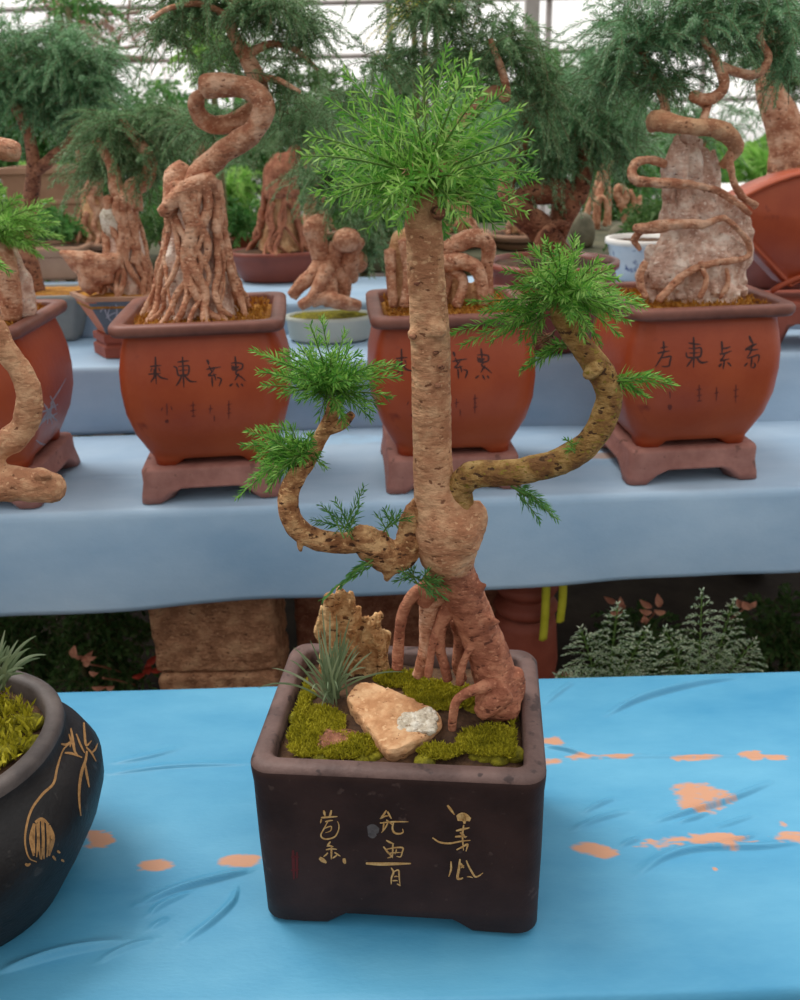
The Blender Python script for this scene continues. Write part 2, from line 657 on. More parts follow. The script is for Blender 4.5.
M['rock_white'] = bark('white_crust', (196, 182, 160), (222, 210, 190), (236, 228, 212), (164, 140, 112), scale=70, bump=1.0, fl=.63)
M['rock_pink'] = bark('pale_pink_rock', (200, 158, 138), (228, 194, 174), (242, 222, 206), (164, 122, 102), scale=34, bump=.9, fl=.645)
M['gold'] = mat('gold_incision', (186, 142, 86), (214, 178, 120), scale=200, rough=.5, lo=.4, hi=.6)
M['gold_dim'] = mat('dim_gold_incision', (150, 108, 62), (180, 136, 84), scale=200, rough=.6)
M['smudge'] = mat('grey_smudge', (78, 74, 76), (96, 92, 94), scale=200, rough=.8)
M['seal'] = mat('dark_red_seal', (92, 26, 26), rough=.7)
M['ink'] = mat('ink', (58, 30, 28), (74, 38, 32), scale=200, rough=.6)
M['ink_faint'] = mat('faint_ink', (104, 42, 30), (118, 50, 36), scale=200, rough=.6)
M['white_ink'] = mat('white_brushwork', (176, 178, 188), (150, 152, 166), scale=200, rough=.6)
M['fol'] = leaf('fresh_needles', [(50, 104, 40), (92, 156, 58), (142, 194, 84), (200, 228, 142)], trans=.4)
M['fol_mid'] = leaf('mid_needles', [(52, 104, 52), (90, 148, 74), (140, 184, 108)], trans=.35)
M['fol_dark'] = leaf('dark_feathery_leaves', [(62, 100, 62), (100, 140, 90), (144, 178, 130), (192, 210, 176)], trans=.45)
M['fol_teal'] = leaf('teal_feathery_leaves', [(66, 112, 72), (106, 156, 106), (150, 190, 146), (202, 222, 194)], trans=.45)
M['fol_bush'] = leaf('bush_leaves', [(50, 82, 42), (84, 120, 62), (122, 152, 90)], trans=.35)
M['fol_bright'] = leaf('bright_leaves', [(96, 150, 62), (136, 190, 86), (180, 216, 124)], trans=.45)
M['fol_pale'] = leaf('pale_fern', [(132, 158, 136), (186, 202, 172), (236, 232, 204)], trans=.3)
M['fol_dry'] = leaf('dry_needles', [(150, 100, 76), (190, 140, 108)], trans=.3)
M['fol_yellow'] = leaf('yellow_flowers', [(196, 190, 40), (226, 216, 80)], trans=.3)
M['fol_grass'] = leaf('grey_green_blades', [(84, 104, 72), (126, 144, 108), (172, 182, 148)], trans=.25, big=12)
M['twig'] = mat('twig', (96, 92, 60), (120, 112, 76), scale=60, rough=.8)
M['twig_green'] = mat('green_twig', (88, 120, 52), (110, 142, 66), scale=60, rough=.7)
M['block'] = bark('mud_block', (158, 110, 80), (186, 134, 100), (206, 158, 120), (116, 78, 58), scale=30, bump=1.0, fl=.63)
M['brick_red'] = bark('red_block', (140, 86, 64), (166, 110, 84), (184, 128, 100), (96, 58, 44), scale=30, bump=1.0, fl=.63)
M['board'] = mat('mossy_board', (62, 64, 44), (92, 88, 64), scale=14, rough=.9)
M['ground'] = mat('earth_floor', (48, 38, 32), (70, 58, 48), scale=6, rough=.95, bump=.6, bscale=40)
M['slate'] = mat('slate_blue_glaze', (84, 94, 106), (104, 112, 122), scale=12, rough=.5)
M['orange_clay'] = mat('orange_clay', (182, 104, 72), (200, 122, 88), scale=12, rough=.6)
M['red_clay'] = mat('red_clay', (132, 62, 46), (158, 82, 62), scale=12, rough=.6, bump=.2)
M['brown_glaze'] = mat('brown_red_glaze', (122, 58, 44), (146, 72, 54), scale=10, rough=.4)
M['celadon'] = mat('celadon_glaze', (186, 192, 180), (204, 208, 198), scale=8, rough=.3)
M['porcelain'] = mat('blue_white_porcelain', (196, 200, 206), (210, 212, 216), scale=26, rough=.25, spots=((58, 72, 128), 20, .56))
M['tan_clay'] = mat('tan_clay', (160, 120, 96), (178, 138, 112), scale=10, rough=.75)
M['grey_rim'] = mat('grey_clay', (120, 122, 120), (140, 140, 136), scale=10, rough=.6)
M['white_board'] = mat('white_panel', (220, 214, 208), (232, 228, 222), scale=6, rough=.6)
M['pipe'] = mat('galvanised_pipe', (178, 168, 164), (196, 188, 184), scale=6, rough=.5)
M['yellow'] = mat('yellow_ribbon', (186, 180, 40), (206, 200, 60), scale=30, rough=.6)
M['pinkish'] = mat('pink_dry_leaf', (196, 128, 104), (220, 160, 130), scale=60, rough=.8)
M['pinkish_bark'] = mat('pinkish_bare_stem', (150, 124, 112), (178, 152, 138), scale=30, rough=.8)
M['red_leaf'] = mat('red_leaf', (150, 42, 30), (176, 62, 40), scale=60, rough=.7)
M['grey_moss_stone'] = mat('mossy_grey_stone', (104, 100, 82), (140, 132, 110), scale=20, rough=.95, bump=.6)

# ================================================================== SETTING
Z2, Z3, Z4, ZF = 0.19, 0.33, 0.40, -0.55


def line_frame(pl, pr, z):
    a, b = at_z(*pl, z), at_z(*pr, z)
    d = (b - a)
    d[2] = 0
    yaw = math.atan2(d[1], d[0])
    u = np.array([math.cos(yaw), math.sin(yaw), 0])
    v = np.array([-u[1], u[0], 0])
    o = a + u * np.dot(-a, u)          # the point of the edge abreast of the camera
    return o, u, v, yaw


def cloth(name, label, fr, z, dep, drop, x0, x1, nu, mats, wr=0.003, ridges=(), stains=(), backdrop=.06, seed=1, hem=0.004, step=.004, slant=0.0):
    """a cloth laid over a table: hanging back edge, top, rounded front edge and hanging front"""
    o, u, v, yaw = fr
    r = .010
    path = [(dep + .004, z - backdrop), (dep + .004, z - r)]
    nb = max(2, int(dep / step))
    for k in range(1, 4):
        w = k / 4 * PI / 2
        path.append((dep + .004 - r * (1 - math.cos(w)), z - r + r * math.sin(w)))
    for s in np.linspace(dep - .008, r, nb):
        path.append((s, z))
    for k in range(1, 5):
        w = k / 5 * PI / 2
        path.append((r - r * math.sin(w) - .002, z - r + r * math.cos(w)))
    for s in np.linspace(0, 1, max(3, int(drop / .008))):
        path.append((-.003 - .004 * s, z - r - s * (drop - r)))
    path = np.array(path)
    us = np.linspace(x0, x1, nu)
    n = len(path)
    U = np.repeat(us[None], n, 0).ravel()
    D = np.repeat(path[:, 0], nu)
    Z = np.repeat(path[:, 1], nu)
    top = (Z > z - .001)
    G = np.stack([U, D, Z], 1)
    dz = vnoise(G * [1, 1.6, 1], 5, seed, 3) * wr - wr * .6
    Zn = Z + np.where(top, dz, dz * .3)
    fall = np.clip((z - Z) / max(drop, .01), 0, 1)
    Zn = Zn + np.where(D < .005, slant * U * fall, 0)
    Dn = D + np.where(D < .005, vnoise(G * [1, 0, .3], 4.5, seed + 9, 2) * .012 * fall - .010 * fall, 0)
    Zn = Zn + np.where(D < .005, vnoise(G * [1, 0, 0], 4, seed + 3, 2) * hem * fall, 0)
    for pts, h, wd in ridges:
        Pw = np.array([at_z(px, py, z) - o for px, py in pts])
        Q = np.stack([Pw @ u, Pw @ v], 1)
        Q = catmull(np.stack([Q[:, 0], Q[:, 1], Q[:, 0] * 0], 1), 8)[:, :2]
        best = np.full(len(U), 9.0)
        tt = np.zeros(len(U))
        side = np.zeros(len(U))
        m = (U > Q[:, 0].min() - .05) & (U < Q[:, 0].max() + .05) & top
        for i in range(len(Q) - 1):
            a, b = Q[i], Q[i + 1]
            ab = b - a
            t = (((U[m] - a[0]) * ab[0] + (D[m] - a[1]) * ab[1]) / (ab @ ab)).clip(0, 1)
            ex, ey = U[m] - a[0] - ab[0] * t, D[m] - a[1] - ab[1] * t
            d = np.hypot(ex, ey)
            bb = best[m]
            better = d < bb
            bb[better] = d[better]
            best[m] = bb
            q = tt[m]
            q[better] = ((i + t) / (len(Q) - 1))[better]
            tt[m] = q
            sd = side[m]
            sd[better] = np.sign(ab[0] * ey - ab[1] * ex)[better]
            side[m] = sd
        env = np.sin(PI * tt.clip(.02, .98)) ** .6
        wloc = np.where(side > 0, wd * 1.15, wd * .26)       # a fold: gentle behind, steep in front
        Zn = Zn + np.where(best < .06, 1.7 * h * env * np.exp(-(best / wloc) ** 2), 0)
    W = o[None] * [1, 1, 0] + U[:, None] * u + Dn[:, None] * v + np.stack([U * 0, U * 0, Zn], 1)
    st = np.zeros((len(U), 4), np.float32)
    st[:, 3] = 1
    for cx, cy, rx, ry, ch, s in stains:
        p = at_z(cx, cy, z)
        sc = depth(p) / F
        sv = sc / max(.25, (HC - z) / math.hypot(p[0], p[1], HC - z))
        q = p - o
        a = ((U - q @ u) / (rx * sc)) ** 2 + ((D - q @ v) / (ry * sv)) ** 2
        nzs = vnoise(G * [1, 1.7, 1], 34, int(cx), 4) * .75 + vnoise(G * [1, 3, 1], 120, int(cy), 2) * .3
        e = (.9 - a - nzs * s * 1.9).clip(0, 1)
        st[:, ch] = np.maximum(st[:, ch], np.where(a < 5, (e * (2.2 if ch == 0 else .9)).clip(0, .92 if ch == 0 else .7), 0))
    i, j = np.meshgrid(np.arange(n - 1), np.arange(nu - 1), indexing='ij')
    i, j = i.ravel(), j.ravel()
    Qd = np.stack([i * nu + j, (i + 1) * nu + j, (i + 1) * nu + j + 1, i * nu + j + 1], 1)
    mb = MB().add(W, Qd)
    ob = obj(name, mb, mats)
    ca = ob.data.color_attributes.new('stain', 'FLOAT_COLOR', 'POINT')
    ca.data.foreach_set('color', st.ravel())
    s = ob.modifiers.new('thickness', 'SOLIDIFY')
    s.thickness = .0012
    s.offset = -1
    return ob


def board(name, label, fr, z, dep, x0, x1, cat='table'):
    """the bench under a cloth: a planked top on block legs"""
    o, u, v, yaw = fr
    t = thing(name, label, cat, o * [1, 1, 0] + u * 0, yaw)
    mb = MB()
    boxm(mb, (x0 + .01, .012, z - .035), (x1 - .01, dep - .01, z - .006), .003)
    obj('bench_top', xf_local(mb, t), M['board'], t, smooth=False)
    for xx in (x0 + .25, x1 - .35):
        for yy in (.08, dep - .12):
            m2 = MB()
            boxm(m2, (xx, yy - .03, ZF), (xx + .09, yy + .05, z - .036), .004)
            obj('leg', xf_local(m2, t), M['board'], t, smooth=False)
    return t


def xf_local(mb, t):
    V, Q, T, a, b = mb.arrays()
    A = np.array(MATRIX[t.name])
    return (V @ A[:3, :3].T + A[:3, 3], Q, T, a, b)


# floor
g = MB()
xs, ys = np.linspace(-9, 9, 70), np.linspace(-2, 14, 70)
X, Y = np.meshgrid(xs, ys)
V = np.stack([X.ravel(), Y.ravel(), np.full(X.size, ZF)], 1)
V[:, 2] += vnoise(V, 2.0, 3, 3) * .012 - .012
i, j = np.meshgrid(np.arange(69), np.arange(69), indexing='ij')
i, j = i.ravel(), j.ravel()
g.add(V, np.stack([i * 70 + j, i * 70 + j + 1, (i + 1) * 70 + j + 1, (i + 1) * 70 + j], 1))
tag(obj('floor', g, M['ground']), kind='structure')

# front bench: back edge known, front edge out of the picture
bk = line_frame((100, 690), (800, 670), 0.0)
DF = .535
FR1 = (bk[0] - bk[2] * DF, bk[1], bk[2], bk[3])
FR2 = line_frame((0, 513), (800, 487), Z2)
FR3 = line_frame((0, 368), (800, 352), Z3)
FR4 = line_frame((0, 306), (800, 296), Z4)
print('rows', [(tuple(np.round(f[0], 3)), round(math.degrees(f[3]), 2)) for f in (FR1, FR2, FR3, FR4)])

ridges = [
    ([(140, 905), (180, 890), (225, 878), (250, 872)], .0050, .006),
    ([(150, 915), (165, 905), (190, 893)], .003, .005),
    ([(0, 972), (60, 955), (125, 942)], .0060, .007), ([(100, 962), (125, 950), (155, 940)], .003, .005),
    ([(185, 942), (210, 925), (232, 905), (238, 890)], .0040, .005), ([(150, 930), (160, 924), (170, 919)], .002, .004),
    ([(110, 773), (170, 766), (245, 763)], .0022, .006), ([(115, 762), (150, 756), (178, 748)], .002, .007),
    ([(608, 715), (640, 700), (690, 686), (740, 677)], .0060, .006), ([(545, 705), (560, 693), (575, 682)], .003, .006),
    ([(545, 746), (565, 750), (590, 757)], .004, .005), ([(545, 759), (640, 757), (800, 757)], .0015, .005),
    ([(655, 822), (690, 812), (730, 800), (772, 783)], .0045, .005), ([(680, 822), (695, 818), (710, 812)], .003, .004),
    ([(585, 813), (600, 805), (615, 799)], .003, .004), ([(575, 830), (600, 820), (632, 811)], .003, .005),
    ([(640, 875), (665, 858), (700, 849), (760, 847), (800, 842)], .0045, .007),
    ([(720, 845), (740, 840), (756, 835)], .003, .004), ([(715, 828), (735, 822), (755, 815)], .002, .004),
    ([(622, 846), (632, 842), (641, 838)], .003, .004),
]
stains = [(700, 796, 34, 13, 0, .7), (595, 849, 26, 8, 0, .6), (700, 842, 52, 8, 0, .9), (790, 838, 26, 7, 0, .8), (600, 756, 46, 3, 0, .8),
          (690, 757, 30, 3, 0, .9), (552, 741, 14, 6, 0, .7), (552, 761, 20, 4, 0, .7), (100, 838, 18, 11, 0, .8), (155, 866, 22, 6, 0, .7),
          (240, 861, 26, 7, 0, .6), (775, 757, 14, 3, 0, .8), (752, 755, 14, 4, 0, .9), (785, 823, 6, 4, 0, .9),
          (715, 868, 3, 2, 0, .5)]
o = cloth('blue_tablecloth', '', FR1, 0.0, DF, .12, -.88, .88, 980, M['cloth_front'], wr=.0022, ridges=ridges, stains=stains, backdrop=.03, seed=4, step=.0015)
tag(o, 'bright blue wrinkled cloth with orange worn patches on the front bench', 'tablecloth')
o = cloth('blue_tablecloth', '', FR2, Z2, .40, .172, -1.3, 1.35, 420, M['cloth_pale'], wr=.002, ridges=[([(70, 480), (110, 476), (150, 478)], .002, .006)],
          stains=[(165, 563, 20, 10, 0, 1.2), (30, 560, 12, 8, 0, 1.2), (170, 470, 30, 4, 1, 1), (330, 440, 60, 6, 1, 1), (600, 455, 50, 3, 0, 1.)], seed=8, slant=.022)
tag(o, 'grey-blue cloth under the row of square red pots, its hem hanging above the mud block', 'tablecloth')
o = cloth('blue_tablecloth', '', FR3, Z3, .28, .145, -1.6, 1.7, 260, M['cloth_pale'], wr=.002, seed=12, step=.01)
tag(o, 'pale blue cloth on the tier behind the square red pots', 'tablecloth')
o = cloth('blue_tablecloth', '', FR4, Z4, .36, .075, -1.9, 2.0, 260, M['cloth_pale'], wr=.002, seed=15, step=.012)
tag(o, 'pale blue cloth on the rearmost tier under the brown oval pot', 'tablecloth')
board('bench', 'front bench hidden beneath the bright blue cloth', FR1, 0.0, DF, -.95, .95)
board('bench', 'bench carrying the square red pots, beneath the grey-blue cloth', FR2, Z2, .40, -1.3, 1.35)
board('bench', 'narrow bench of the third tier beneath pale blue cloth', FR3, Z3, .28, -1.6, 1.7)
board('bench', 'narrow rearmost bench beneath pale blue cloth', FR4, Z4, .36, -1.9, 2.0)

# mud blocks under the second tier
t = thing('block_pier', 'rough brown mud block pier under the grey-blue hem, left of the front bonsai pot', 'block pier', (0, 0, 0))
Yp = 1.44
l, r_ = at_y(153, 650, Yp), at_y(276, 650, Yp)
for k, (z0, z1) in enumerate(((-.17 - .002, .152), (-.36, -.174), (ZF, -.362))):
    m2 = MB()
    boxm(m2, (l[0], Yp, z0), (r_[0], Yp + .17, z1), .008)
    f = fuse(m2, .004, 1, .006, 45, 5 + k)
    obj('block', f, M['block'], t)
t = thing('block_pier', 'reddish brown block pier in shade, behind the stems of the front bonsai', 'block pier', (0, 0, 0))
Yp = 1.62
l, r_ = at_y(296, 640, Yp), at_y(520, 640, Yp)
for k, (z0, z1) in enumerate(((-.10, .148), (-.33, -.103), (ZF, -.333))):
    m2 = MB()
    boxm(m2, (l[0], Yp, z0), (r_[0], Yp + .09, z1), .008)
    f = fuse(m2, .008, 1, .003, 38, 15 + k)
    obj('block', f, M['brick_red'], t)

# ================================================================== POTS
FY = math.radians(0)


def ring_world(R, loc, rz):
    return xform(R, loc, rz)


ZX = 1.10


def square_pot(t, loc, rz, S, mats, name='pot', hw=1.0):
    """square pot with a flat rim, bulging walls and low corner feet; S scales it"""
    mb = MB()
    prof = [  # z, half width, corner r, bulge, foot lift
        (0.000, .100, .020, .000, .011), (.012, .102, .022, .002, 0), (.020, .106, .024, .005, 0), (.055, .123, .030, .009, 0),
        (.090, .132, .034, .012, 0), (.125, .1345, .036, .013, 0), (.155, .134, .036, .011, 0), (.185, .129, .034, .008, 0),
        (.205, .124, .032, .005, 0), (.212, .124, .030, .003, 0), (.214, .139, .026, .002, 0), (.219, .142, .026, .002, 0),
        (.227, .142, .026, .002, 0), (.231, .139, .026, .002, 0), (.231, .122, .020, .001, 0), (.227, .119, .018, 0, 0), (.200, .116, .018, 0, 0)]
    rings = [rrect(.080, .080, .014, .011)]
    rings.append(rrect(.080, .080, .014, 0, foot=.011, fa=.55, fb=.55))
    for z, a, r, bu, ft in prof:
        rings.append(rrect(a, a, r, z, bu, foot=ft, fa=.55, fb=.55))
    mis = [0] * 12 + [1] * 8
    rings = [xform(R * [S, S, S * ZX], loc, rz) for R in rings]
    loft(mb, rings, True, False, mis[:len(rings)])
    return obj(name, mb, mats, t)


def disc(t, ringpts, m, name='soil', amp=.004, seed=0, dome=.006):
    """soil surface inside a pot: concentric rings, bumpy"""
    R = np.asarray(ringpts)
    c = R.mean(0)
    rings = []
    for k in np.linspace(1, .02, 16):
        q = c + (R - c) * k
        q[:, 2] += vnoise(q, 40, seed, 3) * amp + dome * (1 - k ** 2)
        rings.append(q)
    mb = MB()
    loft(mb, rings, False, True)
    V, Q, T, a, b = mb.arrays()
    low = R.copy()
    low[:, 2] -= .02
    m3 = MB()
    loft(m3, [low] + rings, True, True)
    return obj(name, m3, m, t)


def stand(name, label, loc, rz, S, group=None):
    t = thing(name, label, 'pot stand', loc, rz, group)
    mb = MB()
    H = .062
    rings = [rrect(.088, .088, .01, .018, foot=0), rrect(.094, .094, .012, 0, foot=.026, fa=.58, fb=.58), rrect(.122, .122, .014, 0, foot=.026, fa=.58, fb=.58),
             rrect(.121, .121, .016, .012, foot=.018, fa=.58, fb=.58), rrect(.117, .117, .016, .034), rrect(.117, .117, .016, .056),
             rrect(.114, .114, .014, H), rrect(.09, .09, .012, H)]
    rings[0][:, 2] = .026
    loft(mb, [xform(R * S, loc, rz) for R in rings], True, True)
    obj('stand_body', mb, M['stand'], t)
    return t, H * S


CAMV = Vector(CAM)


def paint(strokes, targets, m, parent, name='inscription', off=.0004):
    """brush strokes given by where they are seen on a pot, laid on its surface: strokes = [(width_px, [(px,py),...])]"""
    bv = []
    for o in targets:
        me = o.data
        A = np.array(MATRIX[o.name])
        V = np.zeros(len(me.vertices) * 3, np.float32)
        me.vertices.foreach_get('co', V)
        V = V.reshape(-1, 3) @ A[:3, :3].T + A[:3, 3]
        bv.append(BVHTree.FromPolygons([tuple(v) for v in V], [tuple(p.vertices) for p in me.polygons]))
    mb = MB()
    for w, pts in strokes:
        P2 = catmull(np.array([(x, y, 0) for x, y in pts], float), 6)[:, :2]
        L, Rr, k = [], [], len(P2)
        for i, (x, y) in enumerate(P2):
            a, b = P2[max(0, i - 1)], P2[min(k - 1, i + 1)]
            d = (b - a) / (np.hypot(*(b - a)) + 1e-9)
            u = i / (k - 1)
            hw = w / 2 * (.55 + .75 * math.sin(PI * min(1, u * .9 + .12)))
            e = (-d[1] * hw, d[0] * hw)
            hit = []
            for sgn in (1, -1):
                q = None
                dv = Vector(ray(x + sgn * e[0], y + sgn * e[1])).normalized()
                for tr in bv:
                    h = tr.ray_cast(CAMV, dv)
                    if h[0] is not None and (q is None or h[3] < q[3]):
                        q = h
                hit.append(None if q is None else np.array(q[0] + q[1] * off * (1 if q[1].dot(dv) < 0 else -1)))
            if hit[0] is None or hit[1] is None:
                continue
            L.append(hit[0])
            Rr.append(hit[1])
        if len(L) < 2:
            continue
        V = np.array(L + Rr)
        n = len(L)
        i = np.arange(n - 1)
        mb.add(V, np.stack([i, i + n, i + n + 1, i + 1], 1))
    if not mb.n:
        return None
    return obj(name, mb, m, parent)


def zs(strokes, ox, oy, sc):
    return [(w / sc, [(ox + x / sc, oy + y / sc) for x, y in pts]) for w, pts in strokes]


def moss_tufts(mb, pts, rng, h=.006, w=.0016, per=1):
    n = len(pts)
    d = rng.normal(size=(n, 3))
    d[:, 2] = np.abs(d[:, 2]) + .8
    d /= np.linalg.norm(d, axis=1)[:, None]
    s = np.cross(d, rng.normal(size=(n, 3)))
    s /= np.linalg.norm(s, axis=1)[:, None] + 1e-9
    hh = (h * (.5 + rng.random(n)))[:, None]
    V = np.stack([pts - d * hh * .2, pts + d * hh * .5 + s * w, pts + d * hh, pts + d * hh * .5 - s * w], 1).reshape(-1, 3)
    i = np.arange(n) * 4
    mb.add(V, np.stack([i, i + 1, i + 2, i + 3], 1))


# ------------------------------------------------------------------ the front bonsai
rng = np.random.default_rng(11)
fl, frr = at_z(264, 921.5, 0.001), at_z(538, 938, 0.001)
d = frr - fl
PW = np.linalg.norm(d[:2])
pyaw = math.atan2(d[1], d[0])
pu = np.array([math.cos(pyaw), math.sin(pyaw), 0])
pv = np.array([-pu[1], pu[0], 0])
PB = .114                      # half depth
PH = .205
pc = (fl + frr) / 2 + pv * PB
pc[2] = .001
print('front pot', PW, math.degrees(pyaw), pc)
t = thing('bonsai', 'tall green-tufted bonsai in the dark square pot with gold writing, in front', 'bonsai', pc, pyaw)
FRONT = t
a0 = PW / 2
mb = MB()
A2, B2 = a0 * 1.004, PB * 1.01
rings = [rrect(a0 - .02, PB - .02, .01, .016), rrect(a0 - .016, PB - .016, .012, 0, foot=.016, fa=.50, fb=.42), rrect(a0 - .004, PB - .004, .02, 0, foot=.016, fa=.50, fb=.42),
         rrect(a0, PB, .022, .005, foot=.014, fa=.50, fb=.42), rrect(a0, PB, .022, .03), rrect(a0 * 1.006, PB * 1.006, .022, .10), rrect(A2, B2, .022, PH - .03),
         rrect(A2 + .001, B2 + .001, .022, PH - .014), rrect(A2 + .001, B2 + .001, .022, PH - .006), rrect(A2 - .002, B2 - .002, .021, PH - .0015), rrect(A2 - .006, B2 - .006, .019, PH),
         rrect(A2 - .016, B2 - .016, .012, PH), rrect(A2 - .0195, B2 - .0195, .010, PH - .003), rrect(A2 - .021, B2 - .021, .010, PH - .03)]
loft(mb, [xform(R, pc, pyaw) for R in rings], True, False, [0] * 8 + [1] * 6)
pot = obj('pot', mb, [M['pot_dark'], M['pot_dark_rim']], t)
ZS = pc[2] + PH - .017
soil_ring = xform(rrect(A2 - .0206, B2 - .0206, .010, PH - .017), pc, pyaw)
disc(t, soil_ring, M['soil'], amp=.005, seed=3, dome=.006)

W0 = [  # gold writing, traced in a 4x view from (300, 790)
    (7, [(95, 80), (98, 92), (101, 106)]), (7, [(126, 80), (122, 95), (118, 106)]), (6, [(84, 110), (115, 107), (150, 105)]), (5, [(86, 115), (84, 124), (82, 132)]),
    (5, [(100, 126), (116, 122), (132, 120)]), (5, [(112, 124), (98, 150), (84, 178), (92, 192), (112, 195), (140, 185), (154, 160), (156, 140), (150, 124)]),
    (4, [(100, 152), (114, 146), (126, 146), (122, 162), (102, 170)]), (6, [(122, 205), (114, 216), (108, 226)]), (5, [(108, 224), (120, 222), (134, 226)]),
    (5, [(104, 238), (124, 234), (148, 236)]), (6, [(126, 224), (126, 250), (125, 276)]), (5, [(112, 250), (104, 258), (94, 266)]), (5, [(138, 248), (150, 256), (162, 264)]),
    (13, [(78, 270), (92, 280), (106, 290)]), (11, [(176, 272), (178, 284), (181, 294)]), (5, [(130, 272), (142, 264), (150, 256)]),
    (6, [(346, 80), (334, 98), (320, 115)]), (5, [(322, 113), (340, 104), (354, 102)]), (6, [(350, 84), (358, 100), (366, 114)]), (5, [(320, 131), (376, 126), (434, 126)]),
    (5, [(336, 126), (334, 146), (330, 166)]), (5, [(352, 130), (340, 152), (326, 170)]), (6, [(374, 130), (370, 150), (376, 168), (394, 174), (412, 168), (410, 154)]),
    (5, [(345, 118), (358, 128), (372, 140)]), (6, [(345, 200), (360, 208), (376, 215)]), (6, [(334, 225), (350, 246), (366, 264), (350, 271)]),
    (5, [(346, 236), (378, 230), (411, 230), (408, 250), (402, 266), (386, 264)]), (5, [(372, 212), (371, 240), (370, 271)]), (4, [(386, 236), (384, 246), (380, 256)]), (4, [(350, 252), (375, 250), (404, 248)]),
    (10, [(264, 292), (320, 295), (380, 294), (444, 293)]), (6, [(365, 310), (374, 328), (366, 350), (365, 376)]), (5, [(374, 326), (394, 320), (397, 350), (401, 382)]),
    (4, [(376, 346), (384, 344), (392, 345)]), (4, [(370, 362), (380, 361), (392, 362)]), (5, [(402, 382), (396, 378), (388, 374)]),
    (8, [(590, 60), (602, 76), (618, 98)]), (26, [(628, 112), (654, 106), (682, 118)]), (14, [(646, 94), (656, 112), (658, 134)]), (6, [(655, 138), (650, 180), (654, 240)]),
    (7, [(624, 162), (650, 156), (678, 150)]), (6, [(530, 190), (560, 208), (600, 212), (644, 204), (682, 200)]), (6, [(620, 186), (642, 184), (668, 186)]),
    (6, [(626, 238), (646, 228), (670, 216), (668, 230), (664, 244)]), (7, [(640, 168), (652, 178), (662, 190)]), (6, [(604, 284), (604, 316), (595, 346)]),
    (8, [(640, 275), (636, 312), (630, 350), (642, 354), (652, 350)]), (5, [(644, 310), (650, 305), (656, 300)]), (6, [(640, 290), (648, 300), (656, 311)]),
    (6, [(665, 280), (674, 302), (686, 324), (700, 345), (716, 342), (732, 330)]), (4, [(668, 346), (680, 346), (692, 350)])]
for sel in (lambda x, y: x < 220 and y < 200, lambda x, y: x < 220 and y >= 200, lambda x, y: 220 < x < 480 and y < 180, lambda x, y: 220 < x < 480 and 180 <= y < 285, lambda x, y: 220 < x < 480 and y >= 285,
            lambda x, y: x > 480 and y < 255, lambda x, y: x > 480 and y >= 255):
    paint(zs([q for q in W0 if sel(sum(p[0] for p in q[1]) / len(q[1]), sum(p[1] for p in q[1]) / len(q[1]))], 300, 790, 4), [pot], M['gold'], pot, 'gold_character')
paint(zs([(34, [(270, 160), (292, 158), (316, 162)]), (14, [(274, 176), (290, 184), (306, 178)])], 300, 790, 4), [pot], M['smudge'], pot, 'chalky_smudge', .0002)
paint([(2.4, [(293, 850), (293.5, 864), (294, 879)]), (1.8, [(297, 852), (297, 866), (297, 878)]), (1.6, [(291, 857), (295, 856.5), (299, 857)]), (1.6, [(291, 870), (295, 870), (299, 869)])], [pot], M['seal'], pot, 'red_seal', .0003)

# moss: low cushions and the fuzz on them
def local_ok(p):
    q = p - pc
    return abs(q @ pu) < A2 - .028 and abs(q @ pv) < B2 - .028


spots = [(312, 728, 34, 20), (345, 750, 34, 12), (310, 752, 22, 8), (430, 695, 26, 12), (445, 700, 40, 14), (490, 745, 34, 16), (508, 750, 22, 12), (440, 755, 22, 8), (400, 682, 26, 10),
         (300, 700, 10, 20), (516, 725, 6, 26)]
for k, (cx, cy, rx, ry) in enumerate(spots):
    c = at_z(cx, cy, ZS + .004)
    sc = depth(c) / F
    mb = MB()
    cush = []
    for _ in range(max(4, int(rx * ry / 40))):
        a, r = rng.random() * 2 * PI, math.sqrt(rng.random())
        p = c + np.array([math.cos(a) * r * rx * sc, math.sin(a) * r * ry * sc * 1.5, 0])
        if not local_ok(p):
            continue
        s = rng.uniform(.006, .012)
        p[2] = ZS + .002
        blob(mb, p, (s, s, s * .6), 12, 8, .002, 120, k)
    n = int(rx * ry * 7)
    a, r = rng.random(n) * 2 * PI, np.sqrt(rng.random(n))
    P = c + np.stack([np.cos(a) * r * rx * sc, np.sin(a) * r * ry * sc * 1.5, np.zeros(n)], 1)
    P[:, 2] = ZS + .004 + vnoise(P, 70, 5, 2) * .005 + .004
    P = P[[local_ok(p) for p in P]]
    if not mb.n or not len(P):
        continue
    mb2 = MB()
    V, Q, T, qa, ta = mb.arrays()
    mb2.add(V, Q, T, 0)
    m3 = MB()
    moss_tufts(m3, P, rng, .0048, .0008)
    V3, Q3, T3, _, _ = m3.arrays()
    mb2.add(V3, Q3, T3, 1)
    obj('moss', mb2, [M['moss_base'], M['moss']], t)

YT = at_z(490, 712, ZS)[1]
print('trunk Y', YT)
